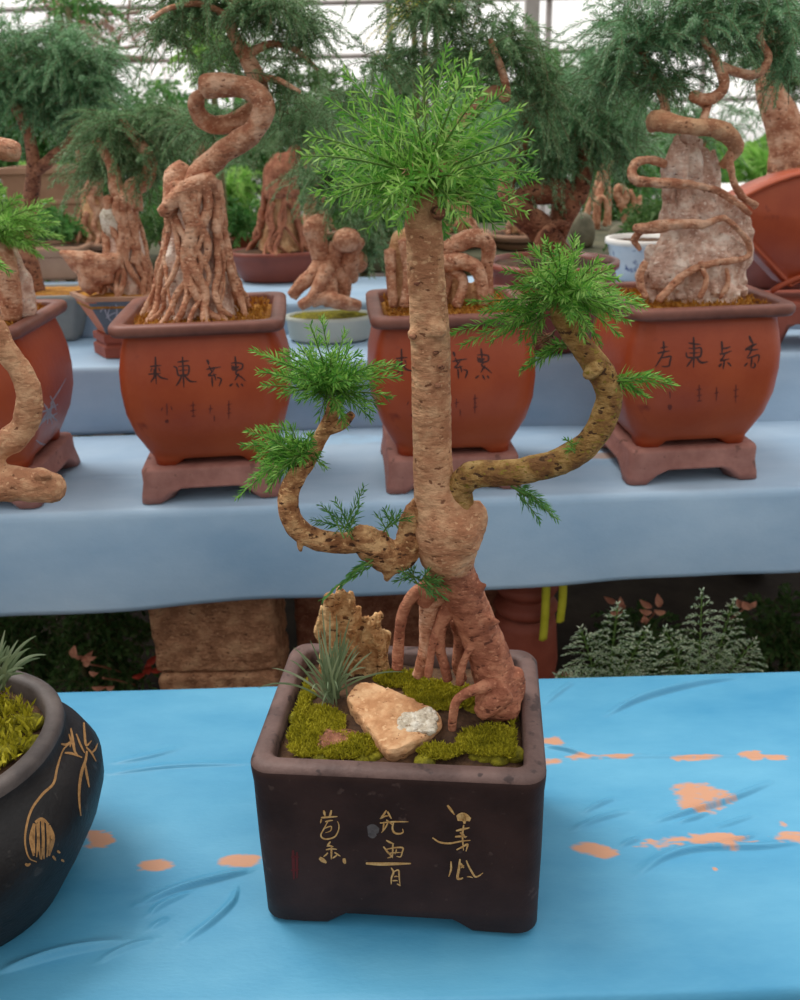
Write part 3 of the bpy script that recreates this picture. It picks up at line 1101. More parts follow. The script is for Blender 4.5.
# trunk: thick root, swollen knot, straight stem
mb = MB()
main = [(497, 716, 21, -.012), (498, 704, 23, -.006), (497, 688, 22, .0), (490, 660, 21.5, .01), (478, 628, 21, .014), (466, 600, 21, .012), (459, 584, 21, .008), (454, 570, 20.5, .004), (449, 554, 30, 0),
        (447, 536, 34.5, 0), (444, 516, 33, 0), (437, 494, 24, 0), (433, 470, 20.5, 0), (432, 440, 20, 0), (431, 400, 20, 0), (431, 362, 20, 0), (430, 330, 20.5, 0), (427, 290, 19.5, 0), (425, 250, 19.5, 0), (423, 208, 18.5, 0), (422, 198, 15, .002), (421, 176, 11, .004), (421, 164, 8, .004)]
P, R = pp(main, YT)
tube(mb, P, R, 28, 5)
for seg in ([(470, 540, 12, -.012), (474, 520, 15, -.01), (469, 505, 13, -.005)], [(466, 548, 16, -.018), (462, 535, 18, -.02), (455, 520, 14, -.02)],
            [(420, 512, 12, .0), (430, 525, 18, 0), (440, 535, 20, 0)], [(505, 690, 13, -.016), (490, 704, 12, -.026), (478, 714, 9, -.03)],
            [(505, 700, 14, .0), (514, 690, 12, .004), (512, 672, 12, .006)], [(432, 328, 9, -.016), (440, 331, 8, -.019), (446, 330, 5, -.016)], [(416, 336, 8, -.008), (410, 334, 5, -.01), (407, 332, 3, -.01)],
            [(478, 590, 7, 0), (484, 586, 4, 0), (487, 585, 2, 0)], [(488, 620, 7, 0), (496, 622, 4, 0), (500, 620, 2, 0)], [(440, 578, 14, .004), (428, 590, 12, .012), (424, 604, 9, .016)]):
    P, R = pp(seg, YT)
    tube(mb, P, R, 14, 4)
fz = fuse(mb, .0026, 3, .0014, 60, 21, ridge=(.0008, (40, 40, 120)))
V, Q, T, qm, tm = fz.arrays()
zn = at_y(452, 566, YT)[2]
hq = V[Q].mean(1)
qm = np.where(hq[:, 2] + vnoise(hq, 60, 3, 2) * .012 < zn, 1, 0)
trunk = obj('trunk', (V, Q, T, qm, tm), [M['bark'], M['bark_red']], t)
# cut top of the stem and two scars
mb = MB()
P, R = pp([(437, 214, 8, -.017), (440, 211, 7, -.020), (441, 210, 4, -.021)], YT)
tube(mb, P, R, 12, 4, .001, 200, 3)
obj('knot', mb, M['bark_dark'], t)
for cx, cy, rr in ((438, 331, 8), (413, 336, 5), (441, 366, 5), (417, 283, 4), (438, 385, 4), (436, 352, 4), (473, 527, 5), (466, 552, 5)):
    mb = MB()
    P, R = pp([(cx - rr * .7, cy, rr * .35, -.019), (cx, cy + rr * .25, rr * .55, -.0195), (cx + rr * .7, cy, rr * .3, -.019)], YT)
    tube(mb, P, R, 10, 4, .0012, 220, int(cx))
    obj('knot', mb, M['bark_dark'], t)
# aerial roots
for k, (seg, mm) in enumerate([
    ([(446, 592, 8, .01), (425, 588, 7, .012), (407, 603, 6, .012), (400, 628, 5.5, .012), (398, 652, 5.5, .014), (397, 668, 6, .014)], 'bark_red'),
    ([(450, 590, 12, .02), (432, 600, 11, .02), (429, 625, 10, .02), (427, 648, 8.5, .02), (421, 668, 7, .02), (416, 676, 5, .02)], 'bark_root'),
    ([(452, 602, 10, .015), (442, 622, 7, .01), (439, 645, 6, .008), (444, 664, 5, .006), (448, 680, 5, .004)], 'bark_red'),
    ([(448, 612, 8, .012), (436, 634, 5, .006), (431, 655, 4, .004), (428, 676, 4, .002)], 'bark_red'),
    ([(456, 618, 8, .03), (460, 640, 6, .03), (458, 664, 6, .03), (462, 680, 5, .03)], 'bark_red'),
    ([(494, 684, 8, -.012), (480, 688, 6, -.028), (465, 694, 5, -.034), (456, 702, 4.6, -.036), (453, 716, 4.6, -.036), (452, 734, 4.2, -.036), (451, 752, 4.2, -.034)], 'bark_red'),
    ([(476, 640, 7, .0), (468, 652, 4, -.004), (462, 668, 4, -.006), (460, 684, 4, -.006)], 'bark_red')]):
    P, R = pp(seg, YT)
    mb = MB()
    tube(mb, P, R, 12, 6, .0016, 90, 40 + k)
    obj('root', mb, M[mm], t)

# left branch
lb = thing  # (kept as a name for readability below)
mb = MB()
P, R = pp([(424, 505, 13, .0), (414, 516, 12, -.002), (410, 530, 12, -.004), (408, 546, 14, -.008), (399, 556, 16, -.012), (386, 556, 17, -.016), (374, 546, 17, -.018), (362, 539, 15, -.02), (352, 538, 11, -.02)], YT)
tube(mb, P, R, 20, 5)
P, R = pp([(392, 566, 9, -.016), (388, 575, 5, -.018), (386, 580, 2, -.018)], YT)
tube(mb, P, R, 12, 4)
branch = obj('branch', fuse(mb, .0024, 2, .0032, 130, 31), M['bark_rough'], t)
branch['label'] = 'rough knobbly lower part of the left branch'
mb = MB()
P, R = pp([(360, 541, 12, -.018), (346, 543, 11, -.02), (328, 542, 11, -.02), (308, 536, 11, -.02), (295, 525, 11, -.02), (288, 508, 10.5, -.018), (290, 490, 10, -.014), (298, 474, 9.5, -.01), (306, 462, 9, -.006),
              (314, 450, 8, .0), (320, 438, 7.5, .004), (327, 425, 7.5, .006), (333, 412, 7.5, .006), (335, 398, 6, .006)], YT)
tube(mb, P, R, 18, 5, .0016, 110, 33)
P, R = pp([(301, 540, 5, -.026), (300, 547, 3, -.027), (301, 551, 1.5, -.027)], YT)
tube(mb, P, R, 8, 3)
P, R = pp([(327, 430, 6, .004), (342, 424, 6, .0), (352, 414, 4, -.004)], YT)
tube(mb, P, R, 10, 4)
obj('branch', mb, M['bark_rough'], t)
# right branch
mb = MB()
P, R = pp([(466, 545, 13, -.006), (468, 525, 12, -.006), (463, 505, 11, -.008), (460, 490, 12.5, -.01), (467, 478, 14.5, -.012), (482, 474, 14, -.014), (506, 473, 13.5, -.018), (532, 469, 13.5, -.022), (556, 463, 13, -.024), (576, 453, 13.5, -.024),
              (592, 439, 13.5, -.024), (603, 420, 13.5, -.022), (609, 400, 13.5, -.02), (606, 382, 13.5, -.018), (597, 367, 13.5, -.016), (586, 352, 12, -.014), (574, 336, 11.5, -.012), (562, 318, 10.5, -.01), (556, 306, 8, -.01)], YT)
tube(mb, P, R, 20, 5, .0018, 90, 35)
P, R = pp([(598, 366, 10, -.02), (591, 372, 8, -.03), (587, 375, 5, -.036)], YT)
tube(mb, P, R, 10, 4)
obj('branch', mb, M['bark_moss'], t)

# foliage of the front bonsai
kw = dict(dens=580, ln=.0195, w=.0020, ang=68, stem=.0011)
NM = [M['fol'], M['twig_green']]
top = [(303, 148), (318, 165), (312, 128), (346, 72), (352, 95), (365, 110), (340, 120), (392, 95), (425, 70), (442, 48), (452, 60), (478, 78), (482, 100), (505, 112), (516, 108), (530, 146), (532, 165), (520, 190), (508, 212),
       (482, 205), (470, 190), (355, 190), (335, 172), (378, 205), (398, 218), (390, 190), (365, 200), (450, 195), (414, 100), (500, 140), (468, 130), (350, 140), (330, 190), (316, 185), (345, 205), (370, 222), (495, 222), (522, 205), (535, 172), (526, 128), (312, 140), (380, 80), (462, 70), (500, 92), (330, 100), (460, 215), (342, 160), (505, 175)]
top = [(x + (4 if x > 425 else -2), y + (8 if y > 120 else 0)) for x, y in top]
mb = pad((425, 180), top, YT, rng, extra=30, dz=.085, jit=14, bow=12, **kw)
obj('foliage', mb, NM, t)
mb = pad((425, 190), [(405, 170), (440, 168), (455, 180), (400, 190)], YT - .015, rng, extra=2, dz=.03, dens=300, ln=.012, w=.0016, ang=60)
o = obj('dry_foliage', mb, [M['fol_dry'], M['twig']], t)
leftp = [(252, 350), (262, 385), (258, 372), (288, 350), (310, 325), (322, 318), (345, 330), (350, 345), (375, 385), (398, 378), (400, 368), (380, 405), (370, 418), (345, 425), (280, 395), (300, 372), (352, 380), (335, 350), (300, 400), (310, 345)]
mb = pad((330, 392), leftp, YT + .006, rng, extra=46, dz=.055, jit=10, bow=8, dens=840, ln=.0155, w=.0017, ang=56, stem=.001)
obj('foliage', mb, NM, t)
lowl = [(248, 432), (242, 446), (262, 428), (236, 498), (248, 482), (262, 462), (275, 425), (288, 440), (326, 468), (318, 455), (268, 482), (290, 425), (300, 450)]
mb = pad((300, 456), lowl, YT - .004, rng, extra=22, dz=.04, jit=8, bow=10, dens=840, ln=.0145, w=.0017, ang=56, stem=.001)
obj('foliage', mb, NM, t)
for org, tips, ex, dy in (((350, 535), [(364, 486), (320, 505), (312, 520), (335, 500), (345, 515), (360, 505)], 2, -.03), ((390, 530), [(376, 515), (400, 512), (410, 518), (385, 510)], 2, -.02)):
    mb = pad(org, tips, YT + dy, rng, extra=ex, dz=.015, jit=4, bow=5, dens=760, ln=.0125, w=.0016, ang=52)
    obj('foliage', mb, [M['fol_mid'], M['twig_green']], t)
mb = pad((375, 560), [(322, 600), (350, 575), (340, 588)], YT - .03, rng, extra=1, dz=.012, jit=4, bow=4, dens=420, ln=.0155, w=.0022, ang=56, flat=True)
obj('foliage', mb, [M['fol_mid'], M['twig_green']], t)
mb = pad((418, 580), [(395, 582), (400, 572), (412, 570), (446, 600), (450, 590), (442, 580), (436, 598), (428, 572)], YT - .02, rng, extra=2, dz=.015, jit=3, bow=4, dens=760, ln=.012, w=.0016, ang=52)
obj('foliage', mb, [M['fol_mid'], M['twig_green']], t)
right = [(498, 290), (505, 270), (515, 255), (530, 248), (545, 240), (575, 236), (580, 245), (600, 262), (612, 268), (640, 300), (645, 308), (630, 322), (620, 335), (500, 305), (520, 300), (590, 330), (600, 345), (580, 340), (540, 270), (560, 260), (588, 285), (610, 290), (530, 320), (596, 310)]
mb = pad((565, 296), right, YT - .01, rng, extra=46, dz=.06, jit=11, bow=10, dens=860, ln=.0145, w=.0017, ang=56, stem=.001)
obj('foliage', mb, NM, t)
mb = pad((548, 308), [(468, 302), (480, 312), (448, 334), (462, 345), (490, 342), (520, 342), (500, 330), (530, 352)], YT - .004, rng, extra=3, dz=.03, jit=5, bow=6, dens=840, ln=.0145, w=.0017, ang=58)
obj('foliage', mb, NM, t)
mb = pad((566, 345), [(520, 372), (528, 362), (545, 352), (540, 362)], YT + .005, rng, extra=2, dz=.012, jit=3, bow=6, dens=820, ln=.013, w=.0016)
obj('foliage', mb, NM, t)
mb = pad((612, 382), [(676, 386), (660, 376), (640, 392), (648, 398), (670, 380)], YT - .02, rng, extra=2, dz=.012, jit=3, bow=6, dens=760, ln=.0145, w=.0017)
obj('foliage', mb, NM, t)
mb = pad((516, 486), [(558, 520), (545, 508), (540, 522), (552, 512)], YT - .02, rng, extra=1, dz=.01, jit=3, bow=3, dens=760, ln=.013, w=.0016)
obj('foliage', mb, [M['fol_mid'], M['twig_green']], t)
mb = pad((574, 448), [(566, 440), (582, 442), (568, 452)], YT - .036, rng, extra=1, dz=.006, jit=2, bow=3, dens=800, ln=.009, w=.0014)
obj('foliage', mb, NM, t)
mb = pad((555, 340), [(522, 322), (530, 335), (545, 352), (527, 345)], YT + .02, rng, extra=5, dz=.01, jit=5, bow=3, dens=800, ln=.012, w=.0013, ang=30)
obj('dry_foliage', mb, [M['fol_dry'], M['twig']], t)

# ------------------------------------------------------------------ stones and grass in the front pot
outl = [(346, 695), (355, 686), (366, 681), (400, 692), (438, 711), (439, 726), (412, 742), (388, 749), (372, 732)]
zt = ZS + .020
top = np.array([at_z(x, y, zt + .006 * (y < 700) - .004 * (x > 420)) for x, y in outl])
c = top.mean(0)
top = np.vstack([catmull(np.vstack([top, top[:1]]), 3)[:-1]])
mb = MB()
low = c + (top - c) * .93
low[:, 2] = ZS - .002
mid = c + (top - c) * 1.02
mid[:, 2] = top[:, 2] - .006
loft(mb, [low, mid, top, c + (top - c) * .5 + [0, 0, .001]], True, True)
f = fuse(mb, .0022, 1, .0022, 70, 51, ridge=(.0012, (70, 70, 70)))
t = thing('flat_stone', 'tan wedge-shaped stone lying flat on the moss with a white crusted end', 'stone', (c[0], c[1], ZS - .002))
obj('stone_body', f, M['rock_tan'], t)
mb = MB()
for cx, cy, rx, ry in ((415, 722, 20, 12), (428, 716, 11, 8), (405, 729, 11, 8), (428, 728, 10, 8)):
    p = at_z(cx, cy, zt - .002)
    s = depth(p) / F
    blob(mb, p, (rx * s, ry * s * 1.4, .007), 18, 12, .003, 60, cx)
obj('white_crust', fuse(mb, .0015, 1, .003, 150, 53, ridge=(.0015, (120, 120, 120))), M['rock_white'], t)

mb = MB()
ys_ = at_z(352, 672, ZS)[1]
for x0, y0, x1, y1, rr, dy in ((326, 668, 323, 612, 7, .0), (334, 670, 330, 598, 7.5, -.006), (343, 670, 341, 592, 7, .0), (351, 670, 351, 596, 6.5, -.004), (357, 670, 358, 612, 6, .004), (340, 668, 336, 604, 10, .014), (352, 668, 350, 608, 10, .014),
                               (364, 670, 363, 640, 6, .0), (371, 670, 369, 622, 7.5, .0), (379, 670, 377, 618, 8, -.003), (386, 670, 386, 634, 6, .004), (376, 668, 373, 626, 9, .012)):
    k1, k2 = rng.normal(0, 1.5), rng.normal(0, 1.5)
    P, R = pp([(x0, y0 + 8, rr * 1.25, dy), (x0 + k1, (y0 * 2 + y1) / 3, rr * .95, dy), (x1 + k2, (y0 + y1 * 2) / 3, rr * 1.0, dy), (x1, y1, rr * .8, dy), (x1 + k1, y1 - 6, rr * .45, dy)], ys_)
    tube(mb, P, R, 14, 5, .004, 60, int(x0))
f = fuse(mb, .0018, 0, .0022, 90, 61, ridge=(.0035, (150, 150, 30)))
o = obj('standing_stone', f, M['rock_brown'], None, loc=(at_y(352, 668, ys_)[0], ys_, ZS - .004))
tag(o, 'upright fluted brown stone standing at the back left of the dark square pot', 'stone')

mb = MB()
p = at_z(318, 740, ZS + .002)
s = depth(p) / F
blob(mb, at_z(336, 742, ZS + .003), (26 * s, 22 * s, .010), 18, 12, .004, 60, 3)
o = obj('small_stone', fuse(mb, .003, 1, .003, 70, 71), M['bark_dark'], None, loc=at_z(336, 742, ZS - .004))
tag(o, 'low brown stone half sunk in moss beside the flat tan stone', 'stone')


def grass_tuft(name, label, base, tips, Y, m, w=.0028, group=None, z=None):
    b = at_y(base[0], base[1], Y)
    mb = MB()
    for tx, ty, dy, bow in tips:
        e = at_y(tx, ty, Y + dy)
        st = b + np.array([rng.normal(0, .005), rng.normal(0, .005), 0])
        mid = (st + e) / 2 + np.array([0, 0, bow])
        s = np.linspace(0, 1, 14)[:, None]
        C = st * (1 - s) ** 2 + mid * 2 * s * (1 - s) + e * s ** 2
        T = np.gradient(C, axis=0)
        T /= np.linalg.norm(T, axis=1)[:, None]
        S = np.cross(T, np.array([rng.normal(0, .3), -1, .35]))
        S /= np.linalg.norm(S, axis=1)[:, None]
        U = np.cross(T, S)
        ww = (w * np.sin(PI * (s * .86 + .12)) ** .7) / 2
        V = np.vstack([C - S * ww, C - U * ww * .35, C + S * ww])
        n = 14
        i = np.arange(n - 1)
        mb.add(V, np.vstack([np.stack([i, i + n, i + n + 1, i + 1], 1), np.stack([i + n, i + 2 * n, i + 2 * n + 1, i + n + 1], 1)]))
    return tag(obj(name, mb, m, loc=b), label, 'grass', group)


Yg = at_z(334, 702, ZS)[1]
tips = [(272, 668, -.02, .02), (258, 688, -.03, .03), (300, 654, .01, .01), (318, 628, .01, .01), (330, 612, .02, .0), (338, 622, .02, .0), (350, 618, .02, .01), (322, 606, .03, .0), (346, 634, .0, .01), (310, 640, .0, .01), (404, 672, -.02, .025), (372, 652, .0, .015),
        (358, 645, .0, .02), (290, 660, -.01, .02), (312, 690, -.03, .03), (322, 706, -.03, .03), (338, 690, -.03, .035), (352, 676, -.02, .03), (366, 668, -.01, .025), (326, 650, 0, .01), (334, 640, .01, .01), (343, 650, -.01, .02), (316, 660, -.01, .02), (305, 672, -.02, .025), (328, 690, -.035, .035), (340, 665, -.02, .02)]
tips += [(334 + rng.normal(0, 16), 648 + rng.normal(0, 16), rng.normal(0, .015), .015) for _ in range(26)]
grass_tuft('grass_tuft', 'grey-green grass tuft in front of the upright brown stone', (334, 702), tips, Yg, M['fol_grass'], .0024)

# ------------------------------------------------------------------ the black oval pot at the left edge
oc = np.array([-.553, .765, .001])
t = thing('bonsai', 'bonsai in the black oval pot with gold drawing, cut by the left edge', 'bonsai', oc, 0)
OVAL = t
H = .205
mb = MB()
E = 2.25
prof = [(.02, .13, .09), (.0, .148, .103), (.0, .164, .118), (.012, .171, .125), (.05, .193, .144), (.085, .211, .161), (.115, .2205, .170), (.138, .2215, .170), (.160, .211, .160), (.174, .200, .150), (.178, .193, .145), (.194, .191, .144),
        (.202, .190, .143), (H, .186, .139), (H, .175, .128), (.200, .172, .125), (.17, .168, .122)]
loft(mb, [oval(a, b, z, E) + oc for z, a, b in prof], True, False, [0] * 11 + [1] * 6)
potO = obj('pot', mb, [M['pot_black'], M['pot_black_rim']], t)
ZO = oc[2] + .188
disc(t, oval(.1725, .1255, .186, E) + oc, M['soil'], amp=.006, seed=23, dome=.012)
mb = MB()
n = 5200
a, r = rng.random(n) * 2 * PI, np.sqrt(rng.random(n))
P = oc + np.stack([np.cos(a) * r * .165, np.sin(a) * r * .115, np.zeros(n)], 1)
nz = vnoise(P, 22, 4, 2)
P[:, 2] = ZO + .006 + nz * .006 + .010 * (1 - r ** 2)
P = P[nz > -.25]
moss_tufts(mb, P, rng, .010, .0018)
m2 = MB()
V, Q, T, _, _ = mb.arrays()
m2.add(V, Q, T, 1)
for k in range(60):
    p = P[rng.integers(0, len(P))].copy()
    p[2] -= .006
    blob(m2, p, (.014, .014, .009), 12, 8, .003, 90, k)
obj('moss', m2, [M['moss_base'], M['moss']], t)
D8 = 2.63
WO = [(5, [(182, 325), (164, 345), (150, 390), (140, 430), (110, 460), (82, 500), (68, 550), (66, 590), (76, 625), (96, 636)]),
      (6, [(160, 326), (176, 328), (190, 322), (196, 345), (205, 358)]), (5, [(186, 285), (192, 320), (196, 345)]), (5, [(220, 270), (222, 300), (226, 330), (240, 318)]), (5, [(170, 350), (190, 352), (215, 362)]),
      (6, [(228, 345), (224, 370), (214, 400), (208, 440), (208, 480), (212, 515)]), (5, [(222, 375), (228, 410), (234, 440)]), (4, [(226, 335), (240, 350), (252, 372)]), (4, [(200, 300), (212, 330), (222, 350)]),
      (4, [(240, 350), (250, 340), (256, 325)]), (4, [(180, 300), (186, 318), (184, 335)])]
paint([(w / D8, [(x / D8, 620 + y / D8) for x, y in p]) for w, p in WO], [potO], M['gold_dim'], potO, 'gold_drawing')
fig = []
for k in range(9):
    w = k / 8
    x0 = 110 + 26 * (2 * w - 1)
    hh = 50 * math.sqrt(max(.05, 1 - (2 * w - 1) ** 2))
    fig.append((5.5, [(x0 + rng.normal(0, 2), 578 - hh), (x0 + 3 * (-1) ** k, 578), (x0 + rng.normal(0, 2), 580 + hh)]))
fig += [(9, [(90, 535), (82, 575), (88, 620)]), (9, [(128, 540), (138, 575), (128, 620)]), (7, [(92, 532), (110, 524), (128, 538)]), (6, [(66, 640), (72, 644), (80, 640)]), (5, [(138, 620), (142, 626), (146, 632)]), (5, [(160, 630), (164, 632), (168, 636)]), (5, [(150, 606), (154, 610), (158, 612)])]
paint([(w / D8, [(x / D8, 620 + y / D8) for x, y in p]) for w, p in fig], [potO], M['gold_dim'], potO, 'gold_figure')
# its trunk leans in from outside the frame
YO = .80
mb = MB()
P, R = pp([(-110, 700, 30, .03), (-100, 640, 28, .03), (-80, 580, 27, .02), (-52, 530, 25, .01), (-28, 496, 21, .0), (-6, 484, 19, -.01), (20, 484, 18, -.015), (44, 486, 17, -.02), (58, 488, 14, -.02), (63, 488, 8, -.02)], YO)
P[0, 2] = P[1, 2] = 0
P[0] = oc + [.02, .01, .175]
P[1] = oc + [.02, .01, .235]
tube(mb, P, R, 20, 5)
P, R = pp([(2, 484, 13, -.012), (-8, 466, 12, -.01), (-3, 450, 12, -.008), (12, 440, 14, -.006), (25, 424, 13, -.004), (30, 402, 13, -.004), (24, 378, 12, -.004), (12, 358, 11.5, -.004), (0, 338, 11, -.004), (-14, 312, 11, 0), (-34, 290, 10, 0), (-56, 276, 9, 0)], YO)
tube(mb, P, R, 18, 5)
P, R = pp([(36, 476, 5, -.03), (46, 474, 4, -.032), (52, 477, 2, -.032)], YO)
tube(mb, P, R, 8, 3)
obj('trunk', fuse(mb, .003, 2, .0022, 90, 77), M['bark'], t)
mb = MB()
clump(mb, at_y(-95, 250, YO), (.06, .05, .04), 40, rng, L=.08, dens=800, ln=.016, w=.0018)
obj('foliage', mb, NM, t)
tips = [(36, 636, 0, .02), (30, 648, -.01, .02), (46, 655, 0, .03), (40, 658, .02, .02), (18, 640, .02, .01), (8, 645, .0, .01), (24, 668, -.02, .02), (-20, 630, 0, .02), (-35, 650, 0, .02), (5, 630, .01, .0), (15, 655, -.02, .02)]
tips += [(0 + rng.normal(0, 20), 655 + rng.normal(0, 14), rng.normal(0, .02), .015) for _ in range(24)]
grass_tuft('grass_tuft', 'pale grass tuft at the left edge, growing in the black oval pot', (-6, 690), tips, at_z(-6, 690, ZO + .012)[1], M['fol_grass'], .004)

# ================================================================== SECOND TIER: four square red pots
pA, pC = at_z(211, 500.5, Z2), at_z(691, 482, Z2)
dr = pC - pA
dr[2] = 0
ryaw = math.atan2(dr[1], dr[0])
ru = dr / np.linalg.norm(dr)
rv = np.array([-ru[1], ru[0], 0])
gap = np.linalg.norm(dr) / 2
print('row2 yaw', math.degrees(ryaw), 'gap', gap, 'A', pA, 'C', pC)
S2 = .965
pos = {'A': pA + rv * .114 - ru * .005, 'C': pC + rv * .114, 'B': (pA + pC) / 2 + rv * .114, 'L': pA - ru * (gap * .962) + rv * .114}
names = {'L': 'square red pot at the left edge, tan rock and bright green needles', 'A': 'square red pot with a looping trunk over a root-wrapped cone of rock',
         'B': 'square red pot behind the front stem, arched roots over orange moss', 'C': 'square red pot holding a tall pink rock ringed by vines'}
stl = {'L': 'purple-brown stand under the square red pot cut by the left edge', 'A': 'purple-brown stand under the square red pot with the looping trunk',
       'B': 'purple-brown stand under the square red pot behind the front stem', 'C': 'purple-brown stand under the square red pot with the tall pink rock'}
R2 = {}
for k in 'LABC':
    c = pos[k].copy()
    c[2] = Z2 + .001
    yaw = ryaw + math.radians({'L': -2, 'A': 3, 'B': 1, 'C': 2}[k])
    st, h = stand('pot_stand', stl[k], c, yaw, S2, 'stands under the square red pots')
    c2 = c.copy()
    c2[2] += h + .0005
    c2 += ru * (.007 if k == 'A' else .002 if k == 'B' else 0)
    t = thing('bonsai', names[k], 'bonsai', c2, yaw, 'bonsais in square red pots')
    p = square_pot(t, c2, yaw, S2, [M['terra'], M['terra_rim']])
    disc(t, xform(rrect(.117, .117, .018, .215) * [S2, S2, S2 * ZX], c2, yaw), M['soil_orange'], amp=.006, seed=ord(k), dome=.010)
    mb = MB()
    n = 1500
    q = xform(np.stack([rng.uniform(-.11, .11, n), rng.uniform(-.11, .11, n), np.full(n, .222)], 1) * [S2, S2, S2 * ZX], c2, yaw)
    q[:, 2] += vnoise(q, 30, 3, 2) * .004
    moss_tufts(mb, q, rng, .009, .0016)
    obj('moss', mb, M['soil_orange'], t)
    R2[k] = (t, c2, yaw, p)
    print(k, c2)

Sx = 5.714
CA = [(9, [(145, 95), (147, 160), (150, 252)]), (8, [(115, 152), (146, 148), (180, 145)]), (8, [(105, 195), (140, 193), (176, 190)]), (9, [(146, 192), (136, 215), (118, 242)]), (9, [(154, 192), (176, 214), (218, 224)]), (6, [(126, 160), (122, 172), (118, 182)]), (6, [(164, 158), (168, 170), (173, 182)]), (14, [(140, 165), (144, 200), (148, 215)]),
      (9, [(300, 95), (304, 180), (308, 272)]), (8, [(272, 126), (304, 122), (338, 118)]), (9, [(248, 150), (266, 160), (276, 200), (304, 200), (332, 195), (336, 150), (306, 148), (276, 152)]), (6, [(280, 175), (304, 173), (332, 171)]), (9, [(296, 205), (282, 235), (264, 262)]), (9, [(310, 202), (342, 234), (382, 238)]),
      (11, [(440, 112), (446, 125), (450, 142)]), (8, [(436, 168), (476, 160), (520, 154)]), (8, [(452, 148), (462, 170), (470, 182)]), (8, [(482, 165), (464, 188), (450, 202), (474, 202), (496, 196)]), (8, [(468, 210), (470, 238), (472, 268)]), (8, [(498, 214), (520, 222), (516, 246), (508, 264)]), (7, [(478, 190), (486, 210), (490, 232)]),
      (9, [(600, 92), (604, 130), (606, 165)]), (8, [(578, 132), (610, 130), (642, 138), (638, 165), (610, 172), (584, 168), (580, 140)]), (14, [(585, 150), (600, 160), (622, 152)]), (8, [(622, 168), (604, 190), (636, 212), (662, 236)]), (8, [(622, 190), (610, 212), (598, 232)]), (9, [(568, 264), (578, 256), (588, 248)]), (8, [(608, 245), (614, 258), (622, 272)]), (8, [(634, 248), (640, 256), (646, 266)])]
CB = [(7, [(210, 362), (212, 400), (212, 432)]), (6, [(186, 384), (182, 396), (177, 406)]), (6, [(234, 378), (238, 390), (241, 402)]), (18, [(208, 455), (211, 465), (213, 475)]), (6, [(360, 350), (361, 400), (362, 442)]), (6, [(344, 376), (360, 372), (376, 370)]), (6, [(344, 406), (362, 402), (380, 400)]), (6, [(350, 436), (364, 434), (376, 435)]),
      (5, [(460, 368), (459, 400), (458, 422)]), (5, [(448, 396), (462, 392), (476, 390)]), (5, [(480, 430), (482, 446), (482, 466)]), (6, [(565, 344), (565, 400), (565, 452)]), (5, [(554, 372), (568, 368), (582, 364)]), (5, [(554, 420), (568, 418), (582, 414)]), (5, [(560, 395), (568, 394), (576, 392)])]


def chars(S, ox, oy, sc, m, pot, nm):
    cut = {'character': (230, 400, 540) if ox < 600 else (210, 375, 525), 'faint_character': (290, 415, 520) if ox < 600 else (230, 360, 460)}[nm]
    for k in range(4):
        lo, hi = ((-1e9,) + cut)[k], (cut + (1e9,))[k]
        q = [z for z in S if lo <= sum(p[0] for p in z[1]) / len(z[1]) < hi]
        paint(zs(q, ox, oy, sc), [pot], m, pot, nm)


pA_ = R2['A'][3]
chars(CA, 130, 340, Sx, M['ink'], pA_, 'character')
chars(CB, 130, 340, Sx, M['ink_faint'], pA_, 'faint_character')
pB_ = R2['B'][3]
chars(CA, 376, 332, Sx, M['ink'], pB_, 'character')
chars(CB, 376, 334, Sx, M['ink_faint'], pB_, 'faint_character')
Sc = 5.333
CC = [(9, [(125, 112), (127, 140), (127, 165)]), (8, [(92, 178), (126, 170), (160, 164)]), (8, [(132, 162), (110, 205), (82, 250)]), (8, [(112, 202), (138, 198), (164, 194), (160, 220), (154, 244), (132, 248), (114, 246)]), (6, [(108, 150), (128, 146), (150, 142)]),
      (10, [(285, 90), (288, 170), (285, 255)]), (8, [(258, 122), (290, 128), (322, 130)]), (9, [(246, 172), (252, 198), (290, 200), (322, 192), (324, 150), (290, 152), (258, 150)]), (6, [(262, 176), (290, 176), (320, 172)]), (8, [(280, 205), (264, 228), (248, 250)]), (10, [(300, 200), (326, 226), (362, 222)]),
      (10, [(435, 112), (438, 150), (436, 176)]), (8, [(440, 152), (460, 150), (484, 142)]), (9, [(424, 182), (452, 178), (488, 164)]), (8, [(452, 182), (440, 204), (430, 216), (456, 212), (476, 206)]), (8, [(450, 214), (446, 240), (442, 262)]), (10, [(420, 250), (428, 240), (434, 232)]), (8, [(466, 226), (478, 236), (486, 248)]),
      (11, [(582, 84), (592, 110), (604, 128)]), (12, [(560, 160), (590, 142), (622, 126)]), (9, [(566, 152), (596, 160), (630, 156)]), (8, [(598, 130), (590, 170), (570, 200)]), (7, [(572, 204), (600, 196), (630, 186), (634, 206), (626, 230)]), (8, [(596, 200), (594, 226), (590, 252)]), (8, [(556, 246), (566, 236), (574, 226)]), (7, [(606, 226), (614, 240), (606, 254), (592, 252)])]
CD = [(18, [(158, 450), (159, 465), (160, 480)]), (6, [(158, 380), (160, 400), (160, 420)]), (7, [(316, 345), (316, 390), (316, 435)]), (6, [(300, 372), (316, 370), (330, 366)]), (6, [(302, 405), (318, 402), (332, 398)]), (6, [(304, 432), (318, 430), (330, 430)]), (6, [(408, 356), (408, 400), (406, 432)]), (5, [(396, 392), (410, 388), (422, 384)]),
      (6, [(512, 344), (510, 390), (510, 440)]), (5, [(498, 376), (512, 372), (528, 368)]), (5, [(500, 410), (512, 408), (526, 404)])]
pC_ = R2['C'][3]
chars(CC, 640, 320, Sc, M['ink'], pC_, 'character')
chars(CD, 640, 320, Sc, M['ink_faint'], pC_, 'faint_character')
pL_ = R2['L'][3]
